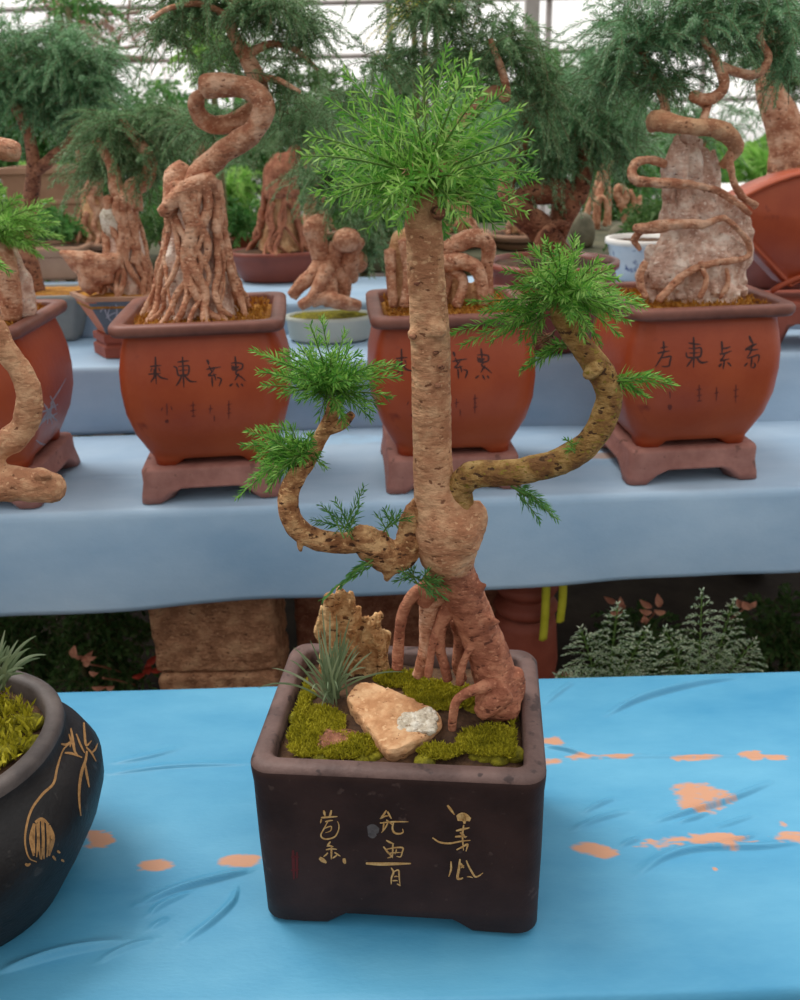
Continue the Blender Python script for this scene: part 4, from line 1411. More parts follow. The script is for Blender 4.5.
lw = [(1.2, [(38, 428), (46, 414), (54, 404)]), (1.5, [(44, 404), (48, 412), (47, 424)]), (1.5, [(52, 402), (50, 414), (52, 424)]), (1.3, [(40, 412), (48, 410), (58, 404)]), (1.3, [(42, 420), (50, 417), (57, 413)]), (1.6, [(46, 408), (52, 416), (57, 421)]), (1.6, [(40, 424), (46, 418), (50, 410)]), (1.2, [(50, 396), (54, 404), (56, 410)]),
      (1.0, [(50, 404), (58, 392), (66, 378)]), (1.2, [(36, 440), (42, 444), (48, 444)])]
paint(lw, [pL_], M['white_ink'], pL_, 'white_brush_drawing')


def root_cone(t, base, h, rb, rt, n, seed, mr, mk, lean=(0, 0), rr=(.0045, .008), wob=.5, sq=1.0, parts=('rock', 'roots'), voxel=.0035):
    """a cone of rock gripped by roots running down it"""
    g = np.random.default_rng(seed)
    base = np.asarray(base, float)
    mb = MB()
    zz = np.linspace(0, 1, 12)
    rings = []
    for s in zz:
        r = rb + (rt - rb) * s ** .75
        c = oval(r * .86, r * .86 * sq, 0, 2, 36)
        q = c + base + np.array([lean[0] * s, lean[1] * s, h * s * .97])
        rings.append(q)
    loft(mb, rings, True, True)
    obj(parts[0], fuse(mb, voxel, 1, rb * .16, 1.6 / rb, seed, ridge=(rb * .07, (60, 60, 18))), mk, t)
    mb = MB()
    for i in range(n):
        th = 2 * PI * i / n + g.normal(0, .18)
        dth = g.normal(0, wob)
        ph, am = g.random() * 6, g.normal(0, .22)
        r0 = g.uniform(*rr)
        pts, rad = [], []
        s0 = 1.0 if g.random() < .75 else g.uniform(.5, .9)
        for s in np.linspace(s0, -.02, 9):
            r = (rb + (rt - rb) * max(s, 0) ** .75) * (.90 + .08 * g.random()) + (0.18 * rb * (1 - s) ** 4 if g.random() < .7 else 0)
            a = th + dth * (1 - s) + am * math.sin(ph + 6 * s) + .12 * math.sin(ph * 3 + 13 * s)
            pts.append(base + np.array([math.cos(a) * r + lean[0] * s, math.sin(a) * r * sq + lean[1] * s, h * s]))
            rad.append(r0 * (.75 + .5 * s + .25 * g.random()))
        tube(mb, pts, rad, 10, 6, r0 * .45, 90, seed + i)
        if g.random() < .55:
            j = g.integers(2, 6)
            p = [pts[j]]
            rd = [rad[j] * .8]
            a = math.atan2(pts[j][1] - base[1], pts[j][0] - base[0])
            sg = g.choice([-1, 1])
            for q in range(1, 5):
                s = (9 - j) / 9 * 0 + s0 - (s0 + .02) * (j + q * .8) / 8
                s = max(s, -.01)
                r = (rb + (rt - rb) * max(s, 0) ** .75) * .97
                aa = a + sg * .16 * q
                p.append(base + np.array([math.cos(aa) * r + lean[0] * s, math.sin(aa) * r * sq + lean[1] * s, h * s]))
                rd.append(rad[j] * (.75 - .08 * q))
            tube(mb, p, rd, 7, 4, r0 * .2, 70, seed + i)
    return obj(parts[1], mb, mr, t)


# ---- A: cone of rock under roots and the looping trunk
tA, cA, yA, _ = R2['A']
YA = cA[1]
zs_ = cA[2] + .218 * S2 * ZX
b = at_y(198, 318, YA)
bA = np.array([b[0], YA - .005, zs_])
hA = at_y(194, 182, YA)[2] - zs_
root_cone(tA, bA, hA, .086, .034, 24, 5, M['bark_root'], M['rock_pink'], lean=(at_y(196, 182, YA)[0] - bA[0], 0), rr=(.0035, .008), wob=.5)
mb = MB()
P, R = pp([(192, 200, 17, .0), (196, 183, 15, -.004), (206, 167, 13.5, -.004), (222, 153, 13, -.006), (240, 141, 13, -.01), (254, 130, 12.5, -.014), (263, 114, 13, -.016), (262, 100, 13, -.016), (252, 91, 12.5, -.014), (238, 86, 12, -.014), (222, 85, 13, -.018), (210, 86, 14, -.018), (203, 88, 12, -.018), (200, 89, 6, -.018)], YA)
tube(mb, P, R * .86, 18, 8, .004, 55, 81)
P, R = pp([(202, 92, 5, .0), (197, 99, 8, 0.002), (196, 108, 8.5, .012), (202, 118, 9, .024),
              (214, 125, 9.5, .03), (230, 124, 10, .034), (246, 116, 10, .036), (257, 104, 9.5, .036), (260, 90, 9, .034), (256, 76, 8.5, .03), (246, 58, 8, .026), (236, 40, 7, .022), (230, 20, 6, .02), (236, -10, 5, .02)], YA)
tube(mb, P, R * .95, 16, 8, .004, 55, 82)
P, R = pp([(262, 108, 14, -.016), (266, 108, 10, -.02)], YA)
for cx, cy, rr in ((206, 168, 15), (254, 131, 14.5), (263, 112, 14.5)):
    pass
P, R = pp([(226, 15, 4, .02), (200, 4, 3, .0), (170, 8, 2.5, -.02), (150, 20, 2, -.03)], YA)
tube(mb, P, R, 8, 4)
P, R = pp([(245, 56, 5, .024), (270, 44, 3.5, .03), (296, 50, 3, .03), (318, 70, 2, .04)], YA)
tube(mb, P, R, 8, 4)
P, R = pp([(256, 78, 4, .03), (278, 80, 3, .0), (300, 92, 2, -.02)], YA)
tube(mb, P, R, 8, 4)
P, R = pp([(186, 168, 10, .01), (176, 178, 12, .0), (174, 192, 11, -.01), (170, 206, 8, -.02)], YA)
tube(mb, P, R, 10, 4, .002, 60, 4)
P, R = pp([(214, 180, 9, -.02), (196, 186, 10, -.03), (178, 196, 8, -.04), (162, 214, 7, -.045)], YA)
tube(mb, P, R, 10, 4, .002, 60, 6)
obj('trunk', mb, M['bark_root'], tA)
tA['label'] = names['A']


def clouds(t, lst, Y, mats, rng, name='foliage', **kw):
    """foliage clouds: (px, py, rx_px, ry_px, shoots[, dy])"""
    for q in lst:
        c = at_y(q[0], q[1], Y + (q[5] if len(q) > 5 else 0))
        s = depth(c) / F
        mb = MB()
        clump(mb, c, (q[2] * s, min(q[2], q[3] * 1.3) * s * .9, q[3] * s), q[4], rng, **kw)
        obj(name, mb, mats, t)


FD = [M['fol_dark'], M['twig']]
FT = [M['fol_teal'], M['twig']]
FM = [M['fol_mid'], M['twig_green']]
FB = [M['fol_bright'], M['twig_green']]
kf = dict(dens=720, ln=.013, w=.0015, ang=58, stem=.0007, L=.10)
clouds(tA, [(195, 18, 48, 30, 60), (262, 16, 54, 30, 100), (300, 40, 36, 40, 40), (285, 96, 32, 34, 24), (170, 38, 26, 22, 22), (225, -20, 90, 30, 70), (235, 60, 50, 26, 40, .10), (210, 130, 40, 26, 30, .16), (300, 130, 36, 34, 44, .12)], YA + .03, FD, rng, **kf)

# ---- C: stacked pink rock ringed with vines
tC, cC, yC, _ = R2['C']
YC = cC[1]
zc = cC[2] + .214 * S2 * ZX
mb = MB()
for px, py, rx, ry, dy, rz in ((686, 178, 25, 44, .01, .9), (678, 172, 17, 38, -.004, 1), (704, 196, 18, 46, .016, 1), (690, 222, 32, 40, .006, 1), (726, 246, 26, 50, .014, .9), (700, 262, 44, 40, .0, 1), (672, 272, 36, 36, -.012, 1), (655, 284, 18, 26, -.02, 1), (738, 262, 14, 40, .02, .8), (700, 292, 48, 22, .0, 1)):
    c = at_y(px, py, YC + dy)
    s = depth(c) / F
    blob(mb, c, (rx * s, rx * s * .8 * rz, ry * s), 24, 18, rx * s * .12, 40, px)
V, Q, T, a, b = mb.arrays()
V[:, 2] = np.maximum(V[:, 2], zc - .006)
m2 = MB().add(V, Q, T)
obj('rock', fuse(m2, .0026, 1, .006, 34, 91, ridge=(.013, (42, 42, 11))), M['rock_pink'], tC)
for k, seg in enumerate([
    [(652, 128, 6, .03), (655, 120, 11, -.0), (664, 122, 12, -.03), (682, 125, 10, -.045), (700, 127, 10, -.045), (716, 129, 11, -.035), (730, 137, 11, -.02), (736, 148, 9, -.005), (730, 158, 7, .0), (722, 166, 5, .01)],
    [(730, 152, 4, -.01), (731, 170, 4, -.018), (736, 186, 4, -.022), (744, 198, 4, -.02), (756, 206, 4, -.01)],
    [(664, 164, 5, -.012), (650, 160, 5, -.03), (637, 162, 5.5, -.04), (632, 172, 5.5, -.045), (638, 181, 6, -.05), (660, 183, 6, -.05), (684, 184, 6, -.046), (702, 187, 4.5, -.036), (720, 192, 4.5, -.026), (738, 204, 4, -.03), (750, 214, 3.5, -.02)],
    [(634, 228, 4, -.03), (646, 228, 7, -.045), (664, 226, 7, -.056), (684, 224, 6.5, -.056), (704, 224, 5.5, -.05), (722, 218, 4, -.045), (730, 222, 3.5, -.045), (740, 232, 3.5, -.04), (749, 244, 3.5, -.025), (748, 256, 3.5, -.025), (735, 260, 4, -.045), (716, 263, 4, -.058), (696, 268, 4.5, -.064), (680, 278, 4.5, -.07), (668, 290, 5, -.075), (658, 300, 5, -.075)],
    [(640, 232, 5, -.03), (634, 240, 4, -.02), (640, 250, 3, -.02)],
    [(700, 128, 6, -.04), (706, 112, 5, -.02), (706, 104, 6, .0), (694, 96, 6.5, -.01), (704, 100, 7, -.02), (716, 97, 6.5, -.02), (724, 86, 6, -.02), (721, 70, 6, -.01), (714, 56, 5, 0), (704, 40, 4, 0), (706, 20, 3, 0)],
    [(722, 66, 5, -.01), (736, 72, 5.5, -.01), (752, 75, 5.5, -.01), (764, 68, 5, -.01), (768, 54, 4.5, 0), (760, 40, 4, 0), (764, 20, 3, 0)],
    [(664, 122, 6, -.01), (664, 100, 5, .02), (652, 76, 4, .03), (640, 50, 3, .03)],
    [(645, 262, 4, -.045), (640, 280, 4, -.05), (646, 298, 4, -.055)], [(726, 268, 3, -.05), (728, 284, 3, -.055), (720, 298, 3, -.06)], [(700, 262, 3, -.064), (706, 280, 3, -.07), (700, 298, 3, -.075)]]):
    P, R = pp(seg, YC)
    mb = MB()
    tube(mb, P, R * .82, 12, 7, .003, 80, 100 + k)
    obj('vine' if k not in (0, 5, 6, 7) else 'trunk', mb, M['bark_root'] if k else M['bark'], tC)
clouds(tC, [(640, 40, 62, 44, 130), (700, 28, 56, 44, 130), (760, 24, 54, 40, 120), (664, 88, 36, 26, 50), (610, 80, 34, 34, 44), (782, 62, 30, 34, 46), (690, -20, 110, 26, 80)], YC + .04, FT, rng, **kf)

# ---- B: arched roots behind the front stem
tB, cB, yB, _ = R2['B']
YB = cB[1]
zb = cB[2] + .214 * S2 * ZX
mb = MB()
for px, py, rx, ry, dy in ((400, 262, 13, 34, -.01), (396, 290, 8, 22, -.014), (410, 246, 12, 22, .0), (455, 290, 14, 22, .01), (478, 292, 12, 16, .0), (420, 296, 16, 16, .02)):
    c = at_y(px, py, YB + dy)
    s = depth(c) / F
    blob(mb, c, (rx * s, rx * s * .8, ry * s), 20, 16, rx * s * .15, 40, px)
V, Q, T, a, b = mb.arrays()
V[:, 2] = np.maximum(V[:, 2], zb - .006)
obj('rock', fuse(MB().add(V, Q, T), .003, 1, .005, 40, 95, ridge=(.005, (48, 48, 14))), M['rock_tan'], tB)
for k, seg in enumerate([
    [(415, 232, 10, .0), (440, 250, 9, -.01), (458, 243, 9, -.02), (476, 238, 9, -.02), (488, 246, 8, -.015), (487, 268, 6, -.01), (488, 300, 6, -.01)], [(430, 268, 8, -.02), (452, 262, 9, -.03), (470, 264, 8, -.034), (480, 276, 7, -.036), (484, 304, 5, -.04)],
    [(440, 254, 7, .01), (448, 274, 6, -.0), (440, 304, 6, -.01)], [(452, 268, 6, -.02), (464, 282, 5, -.03), (456, 306, 5, -.04)], [(418, 240, 9, .01), (424, 200, 11, .02), (440, 150, 8, .03), (470, 112, 6, .03), (494, 90, 5, .03), (506, 98, 4.5, .02), (503, 74, 4, .02), (490, 40, 3, .02)],
    [(390, 250, 6, -.02), (391, 280, 5, -.03), (394, 306, 5, -.03)], [(404, 240, 6, -.03), (408, 275, 5, -.035), (404, 306, 5, -.04)]]):
    P, R = pp(seg, YB)
    mb = MB()
    tube(mb, P, R, 12, 6, .002, 70, 120 + k)
    obj('trunk' if k == 4 else 'root', mb, M['bark_root'], tB)
clouds(tB, [(440, 18, 56, 26, 66), (385, 76, 40, 26, 30), (505, 56, 44, 40, 84), (450, 70, 40, 34, 60), (540, 90, 34, 44, 60), (420, -24, 110, 20, 50), (345, 112, 30, 28, 18)], YB + .05, FD, rng, **kf)

# ---- L: tan rock and bright needles at the left edge
tL, cL, yL, _ = R2['L']
YL = cL[1]
zl = cL[2] + .214 * S2 * ZX
mb = MB()
for px, py, rx, ry, dy in ((-14, 290, 26, 40, .0), (14, 286, 20, 38, -.01), (8, 262, 14, 24, .0), (24, 304, 12, 18, -.01), (-40, 300, 24, 26, .0)):
    c = at_y(px, py, YL + dy)
    s = depth(c) / F
    blob(mb, c, (rx * s, rx * s * .8, ry * s), 20, 16, rx * s * .15, 40, px + 50)
V, Q, T, a, b = mb.arrays()
V[:, 2] = np.maximum(V[:, 2], zl - .006)
obj('rock', fuse(MB().add(V, Q, T), .003, 1, .005, 40, 96, ridge=(.006, (48, 48, 12))), M['rock_pink'], tL)
mb = MB()
P, R = pp([(12, 318, 10, -.03), (10, 290, 11, -.034), (4, 262, 12, -.03), (-6, 235, 12, -.02), (-18, 205, 11, 0), (-24, 175, 10, 0), (-10, 150, 10, 0), (8, 150, 11, 0), (18, 152, 9, 0)], YL)
tube(mb, P, R, 14, 6, .002, 60, 131)
obj('trunk', mb, M['bark_root'], tL)
mb = pad((-14, 236), [(40, 208), (52, 200), (45, 232), (62, 238), (55, 250), (28, 244), (20, 196), (0, 192), (-20, 200), (34, 222), (10, 250), (-40, 210), (-50, 240), (48, 214)], YL - .03, rng, extra=24, dz=.07, jit=10, bow=14, dens=700, ln=.019, w=.0026, ang=55, stem=.0014)
obj('foliage', mb, FB, tL)

# ================================================================== THIRD AND FOURTH TIERS
def lathe_pot(t, c, prof, mats, mis=None, e=2.0, sq=1.0, rz=0.0, shape=None):
    mb = MB()
    rings = []
    for z, r in prof:
        R = oval(r, r * sq, z, e, 60) if shape is None else shape(r, z)
        rings.append(xform(R, c, rz))
    loft(mb, rings, True, False, mis)
    return obj('pot', mb, mats, t), rings[-1]


def fr_pt(px, py, z, back):
    p = at_z(px, py, z)
    p = p + FR3[2] * back
    p[2] = z + .001
    return p


# slate-blue six-sided pot on a red stand
c = fr_pt(124, 360, Z3, .072)
st = thing('pot_stand', 'stepped red clay stand under the slate-blue six-sided pot', 'pot stand', c, FR3[3])
mb = MB()
hexs = lambda r, z: poly(6, r, r * .8, z, 0.0)
loft(mb, [xform(hexs(r, z), c, FR3[3]) for z, r in ((0, .078), (0, .084), (.022, .084), (.026, .076), (.030, .076), (.032, .082), (.046, .082), (.048, .078))], True, True)
obj('stand_body', mb, M['red_clay'], st, smooth=False)
c2 = c + [0, 0, .0485]
t = thing('bonsai', 'slate-blue six-sided pot with a root-wrapped rock and a long driftwood arm', 'bonsai', c2, FR3[3])
mb = MB()
hp = ((.0, .07), (.012, .076), (.07, .110), (.074, .118), (.082, .118), (.083, .108), (.070, .104))
loft(mb, [xform(hexs(r, z), c2, FR3[3]) for z, r in hp], True, False)
# the end walls are orange clay, the front walls slate
V, Q, T, qm, tm = mb.arrays()
qn = V[Q].mean(1) - c2
qm = np.where((qn[:, 2] > .073), 2, np.where((qn[:, 0] < -.045) & (qn[:, 1] < .02), 1, 0))
po = obj('pot', (V, Q, T, qm, tm), [M['slate'], M['orange_clay'], M['tan_clay']], t, smooth=False)
disc(t, xform(hexs(.106, .078), c2, FR3[3]), M['soil_orange'], amp=.006, seed=6)
paint([(1.3, [(100, 312), (104, 308), (107, 316)]), (1.2, [(110, 306), (108, 316), (112, 322)]), (1.2, [(116, 304), (117, 314), (114, 322)]), (1.0, [(106, 318), (112, 314), (118, 312)])], [po], M['white_ink'], po, 'white_brush_drawing')
YH = c2[1]
b3 = at_y(130, 293, YH - .0)
root_cone(t, (b3[0], YH, c2[2] + .078), at_y(130, 196, YH)[2] - c2[2] - .078, .058, .030, 18, 15, M['bark_root'], M['rock_pink'], lean=(.006, 0), rr=(.004, .007), wob=.6)
mb = MB()
c_ = at_y(112, 222, YH - .02)
blob(mb, c_, (.024, .02, .032), 18, 12, .004, 50, 3)
obj('white_stone', mb, M['rock_white'], t)
mb = MB()
P, R = pp([(120, 262, 9, -.04), (100, 262, 9, -.05), (84, 260, 9, -.055), (70, 256, 6, -.055), (60, 252, 3, -.055)], YH)
tube(mb, P, R, 12, 5, .003, 60, 3)
P, R = pp([(112, 276, 8, -.05), (92, 274, 10, -.055), (78, 266, 8, -.055), (66, 256, 4, -.055)], YH)
tube(mb, P, R, 12, 5, .003, 60, 5)
P, R = pp([(96, 290, 8, -.05), (88, 280, 10, -.055), (90, 264, 8, -.055)], YH)
tube(mb, P, R, 12, 5, .003, 60, 7)
obj('driftwood_arm', fuse(mb, .004, 1, .003, 60, 8), M['bark_root'], t)
mb = MB()
P, R = pp([(128, 204, 16, 0), (134, 188, 10, -.0), (146, 180, 8, .01), (150, 160, 7, .02), (136, 140, 6, .02), (120, 120, 5, .02)], YH)
tube(mb, P, R, 12, 5, .002, 60, 9)
P, R = pp([(124, 204, 10, 0), (116, 186, 8, -.0), (112, 165, 6, .01), (96, 140, 5, .02)], YH)
tube(mb, P, R, 12, 5, .002, 60, 10)
obj('trunk', mb, M['bark_root'], t)
kg = dict(dens=600, ln=.015, w=.0018, ang=58, stem=.0008, L=.12)
clouds(t, [(120, 140, 46, 34, 90), (150, 172, 34, 26, 60), (104, 172, 30, 24, 44), (168, 130, 34, 34, 60)], YH + .04, FD, rng, **kg)

# small grey-rimmed pot with orange soil behind the left square pot
c = fr_pt(40, 345, Z3, .09)
t = thing('bonsai', 'grey-rimmed pot with orange soil and dark feathery crown, behind the leftmost square pot', 'bonsai', c, FR3[3])
sqr = lambda r, z: rrect(r, r * .8, .012, z)
pt, top_ = lathe_pot(t, c, ((0, .070), (.01, .074), (.09, .098), (.096, .106), (.106, .106), (.107, .096), (.09, .092)), [M['grey_rim']], shape=sqr, rz=FR3[3])
disc(t, xform(sqr(.094, .100), c, FR3[3]), M['soil_orange'], amp=.006, seed=7)
mb = MB()
yy = c[1]
P, R = pp([(34, 296, 12, 0), (30, 270, 10, .0), (24, 235, 9, .02), (30, 205, 8, .02), (34, 170, 7, .0), (30, 140, 6, 0), (22, 118, 6, 0), (10, 100, 5, 0)], yy)
tube(mb, P, R, 12, 5, .003, 50, 3)
P, R = pp([(34, 172, 6, 0), (50, 160, 6, -.01), (68, 146, 6, -.01), (78, 128, 5, 0), (92, 110, 3, 0)], yy)
tube(mb, P, R, 10, 5, .002, 50, 5)
obj('trunk', mb, M['bark_dark'], t)
clouds(t, [(20, 84, 40, 34, 100), (60, 62, 46, 36, 130), (84, 100, 46, 40, 130), (46, 116, 36, 24, 60), (-10, 90, 30, 40, 50), (104, 80, 24, 34, 44), (16, 44, 26, 18, 26)], yy + .02, FT, rng, **kg)

# celadon pot with knobbly roots
c = fr_pt(329, 346, Z3, .07)
t = thing('bonsai', 'pale green round pot holding bulbous twisted roots, between two square red pots', 'bonsai', c)
pt, _ = lathe_pot(t, c, ((0, .086), (.006, .094), (.042, .098), (.046, .102), (.054, .102), (.055, .093), (.045, .09)), [M['celadon']], sq=.62)
disc(t, oval(.091, .056, .050, 2, 60) + c, M['moss_base'], amp=.006, seed=8)
yy = c[1]
for k, seg in enumerate([[(292, 296, 6, -.03), (302, 284, 7, -.03), (314, 274, 8, -.02), (322, 262, 10, 0), (318, 244, 10, .0), (314, 228, 11, 0), (322, 220, 8, .0)], [(326, 305, 6, -.04), (330, 290, 8, -.03), (328, 274, 9, -.01), (330, 258, 8, 0)],
                         [(300, 306, 5, -.05), (312, 298, 6, -.05), (320, 284, 7, -.04), (328, 268, 8, -.02)], [(360, 306, 5, -.04), (340, 302, 8, -.05), (326, 298, 7, -.05), (312, 304, 4, -.05)], [(340, 306, 6, -.0), (344, 284, 8, 0), (334, 262, 8, 0), (338, 244, 8, 0)],
                         [(352, 280, 6, .02), (350, 264, 9, .0), (352, 252, 8, 0), (362, 240, 5, 0)]]):
    P, R = pp(seg, yy)
    mb = MB()
    tube(mb, P, R, 12, 5, .003, 50, 140 + k)
    obj('root', mb, M['bark_root'], t)
mb = MB()
c_ = at_y(347, 240, yy - .02)
blob(mb, c_, (.031, .028, .026), 20, 14, .003, 40, 5)
c_ = at_y(318, 232, yy + .0)
blob(mb, c_, (.020, .02, .026), 20, 14, .003, 40, 6)
c_ = at_y(358, 262, yy + .02)
blob(mb, c_, (.022, .02, .024), 20, 14, .003, 40, 7)
obj('swollen_trunk', mb, M['bark_root'], t)
clouds(t, [(340, 196, 34, 30, 50), (366, 246, 22, 30, 40), (372, 190, 26, 34, 40), (316, 176, 26, 26, 30)], yy + .06, FD, rng, **kg)

# brown oval tray on the rearmost tier
c = fr_pt(273, 286, Z4, .10)
t = thing('bonsai', 'glossy brown-red oval tray with a dark root-wrapped trunk, on the rearmost tier', 'bonsai', c)
pt, _ = lathe_pot(t, c, ((0, .09), (.006, .098), (.05, .118), (.062, .120), (.066, .127), (.075, .127), (.076, .116), (.06, .112)), [M['brown_glaze']], sq=.7)
disc(t, oval(.114, .08, .070, 2, 60) + c, M['soil'], amp=.006, seed=9, dome=.014)
yy = c[1]
bb = at_y(280, 246, yy)
root_cone(t, (bb[0], yy, c[2] + .074), at_y(280, 180, yy)[2] - c[2] - .074, .074, .034, 16, 25, M['bark_red'], M['rock_tan'], lean=(.01, 0), rr=(.005, .009), wob=.5)
mb = MB()
P, R = pp([(282, 196, 18, 0), (280, 178, 17, 0), (286, 166, 16, 0), (292, 158, 9, .0), (296, 148, 5, .02)], yy)
tube(mb, P, R, 12, 5, .004, 40, 9)
obj('trunk', mb, M['bark_red'], t)
clouds(t, [(310, 120, 34, 34, 70), (290, 140, 28, 24, 30), (334, 160, 30, 30, 50), (240, 150, 26, 30, 26)], yy + .05, FD, rng, **kg)

# tan square pot, left, on the rearmost tier
c = fr_pt(46, 283, Z4, .10)
t = thing('flower_pot', 'small tan square pot with dark base, left of the driftwood arm', 'pot', c, FR3[3])
lathe_pot(t, c, ((0, .075), (.01, .078), (.07, .092), (.076, .100), (.088, .100), (.088, .092), (.07, .088)), [M['tan_clay']], shape=sqr, rz=FR3[3])
disc(t, xform(sqr(.090, .080), c, FR3[3]), M['soil'], amp=.004, seed=10)

# dark trunk in a brown pot, right of centre
c = fr_pt(556, 358, Z3, .11)
t = thing('bonsai', 'brown pot hidden behind the right green tuft, thick sideways trunk and dark crown', 'bonsai', c)
pt, _ = lathe_pot(t, c, ((0, .08), (.01, .09), (.08, .128), (.13, .136), (.16, .130), (.166, .138), (.178, .138), (.179, .126), (.16, .122)), [M['brown_glaze']])
disc(t, oval(.124, .124, .168, 2, 60) + c, M['soil'], amp=.006, seed=12)
yy = c[1]
for k, seg in enumerate([[(560, 262, 16, 0), (552, 246, 14, 0), (538, 226, 14, -.01), (522, 214, 13, -.02), (512, 204, 11, -.02), (506, 186, 9, 0), (516, 160, 8, .02), (530, 130, 6, .02), (520, 100, 5, .02)],
                         [(552, 246, 12, .02), (560, 224, 12, .02), (568, 204, 14, .02), (580, 188, 10, .02), (586, 160, 7, .02), (576, 130, 6, .02)], [(534, 256, 5, -.06), (542, 236, 5, -.05), (556, 224, 5, -.04), (568, 226, 4, -.03)], [(516, 200, 10, -.0), (540, 192, 12, .0), (566, 192, 12, .01)]]):
    P, R = pp(seg, yy)
    mb = MB()
    tube(mb, P, R, 12, 5, .004, 40, 160 + k)
    obj('trunk', mb, M['bark_dark'], t)
clouds(t, [(540, 130, 44, 44, 120), (584, 140, 44, 40, 120), (520, 172, 24, 26, 44), (596, 96, 40, 40, 90), (622, 150, 30, 34, 60), (550, 176, 26, 20, 30)], yy + .03, FT, rng, **kg)

# blue and white porcelain pot
c = fr_pt(652, 286, Z4, .09)
t = thing('flower_pot', 'blue and white porcelain pot left of the tall pink rock', 'pot', c)
pt, _ = lathe_pot(t, c, ((0, .06), (.006, .068), (.05, .084), (.085, .092), (.09, .099), (.102, .099), (.103, .089), (.08, .084)), [M['porcelain'], M['white_board']], [0] * 4 + [1] * 4)
disc(t, oval(.086, .086, .09, 2, 60) + c, M['soil'], amp=.004, seed=13)

# fan-shaped red pot on a footed stand, right edge
c = fr_pt(822, 352, Z3, .10)
st = thing('pot_stand', 'red-brown footed stand under the fan-shaped pot at the right edge', 'pot stand', c, FR3[3])
mb = MB()
rings = [rrect(.09, .05, .008, .014), rrect(.095, .055, .01, 0, foot=.05, fa=.6, fb=.5), rrect(.118, .070, .012, 0, foot=.05, fa=.7, fb=.5), rrect(.118, .072, .012, .02, foot=.035, fa=.7, fb=.5), rrect(.118, .072, .012, .07), rrect(.122, .076, .012, .082), rrect(.122, .076, .012, .094), rrect(.10, .06, .01, .095)]
rings[0][:, 2] = .05
loft(mb, [xform(R, c, FR3[3]) for R in rings], True, True)
obj('stand_body', mb, M['red_clay'], st)
c2 = c + [0, 0, .0955]
t = thing('fan_pot', 'tall fan-shaped red pot at the right edge with a curved upper rim', 'pot', c2, FR3[3])
fan = []
for q in np.linspace(0, 1, 21):
    a = math.radians(128 - 96 * q)
    fan.append((math.cos(a) * .36, math.sin(a) * .36 - .10))
for q in np.linspace(0, 1, 11):
    a = math.radians(32 + 96 * q)
    fan.append((math.cos(a) * .10, math.sin(a) * .10 - .045))
fan = np.array(fan)
mb = MB()
zf = fan[:, 1] - fan[:, 1].min()
cen = np.array([fan[:, 0].mean(), zf.mean()])
rings = []
for y, s in ((-.046, .0), (-.046, .90), (-.042, .93), (-.042, .95), (-.05, .965), (-.05, 1.0), (.05, 1.0), (.046, .96), (.04, .9), (.04, .0)):
    s = max(s, .02)
    rings.append(xform(np.stack([cen[0] + (fan[:, 0] - cen[0]) * s, np.full(len(fan), y), cen[1] + (zf - cen[1]) * s], 1), c2, FR3[3]))
loft(mb, rings, True, True)
pf = obj('fan_body', mb, [M['terra']], t)
mb = MB()
a = np.linspace(0, 1, 20)
arc = np.stack([np.cos(np.radians(128 - 96 * a)) * .16, np.full(20, -.047), np.sin(np.radians(128 - 96 * a)) * .16 - .10 - fan[:, 1].min()], 1)
tube(mb, xform(arc, c2, FR3[3]), .006, 8, 1)
obj('raised_arc', mb, M['terra'], pf)
# twisted trunk at the far right, rearmost tier
c = fr_pt(800, 296, Z4, .16)
t = thing('bonsai', 'thick trunk with twisted pale roots above the fan-shaped pot', 'bonsai', c)
pt, _ = lathe_pot(t, c, ((0, .09), (.01, .10), (.07, .125), (.08, .135), (.092, .135), (.093, .122), (.08, .118)), [M['brown_glaze']])
disc(t, oval(.12, .12, .086, 2, 60) + c, M['soil'], amp=.006, seed=14)
yy = c[1]
bb = at_y(800, 205, yy)
root_cone(t, (bb[0], yy, c[2] + .088), at_y(800, 145, yy)[2] - c[2] - .088, .105, .045, 18, 35, M['bark_root'], M['rock_tan'], lean=(-.02, 0), rr=(.007, .012), wob=1.2)
mb = MB()
P, R = pp([(795, 160, 26, 0), (788, 138, 20, 0), (780, 115, 17, 0), (772, 98, 14, 0), (768, 80, 12, 0), (775, 50, 9, 0), (765, 20, 7, 0)], yy)
tube(mb, P, R, 14, 5, .006, 30, 9)
obj('trunk', mb, M['bark_root'], t)
clouds(t, [(790, 90, 26, 34, 50), (810, 40, 50, 40, 70), (760, 60, 26, 30, 30)], yy + .06, FD, rng, **kg)

# little bare stems between the pots, and two domed stones
minis = [('slender bare trunk with a ring-shaped loop, left of the pink rock', [[(596, 232, 4, 0), (598, 200, 4, 0), (604, 180, 3.5, 0), (602, 165, 3, 0)], [(598, 226, 2.5, -.03), (596, 205, 2.5, -.03), (602, 197, 2.5, -.03), (607, 206, 2.5, -.03), (605, 226, 2.5, -.03)]]),
         ('straight pale bare stem beside the ring-shaped loop', [[(608, 234, 3, 0), (609, 200, 2.6, 0), (608, 175, 2.4, 0), (612, 162, 2, 0)]]),
         ('pale bare trunk with a knotted curl between straight stem and pink rock', [[(628, 232, 4, 0), (624, 210, 4, 0), (616, 192, 4, 0), (622, 188, 4, 0), (626, 200, 4, 0), (618, 206, 3, 0)], [(626, 216, 3, 0), (634, 204, 3, 0), (630, 190, 2, 0)], [(628, 224, 3, 0), (638, 212, 3, 0), (640, 196, 2, 0)]]),
         ('leaning brown bare stem beneath the dark crown right of centre', [[(586, 232, 3.5, 0), (588, 210, 3.5, 0), (596, 190, 4, 0), (602, 172, 4, 0)]])]
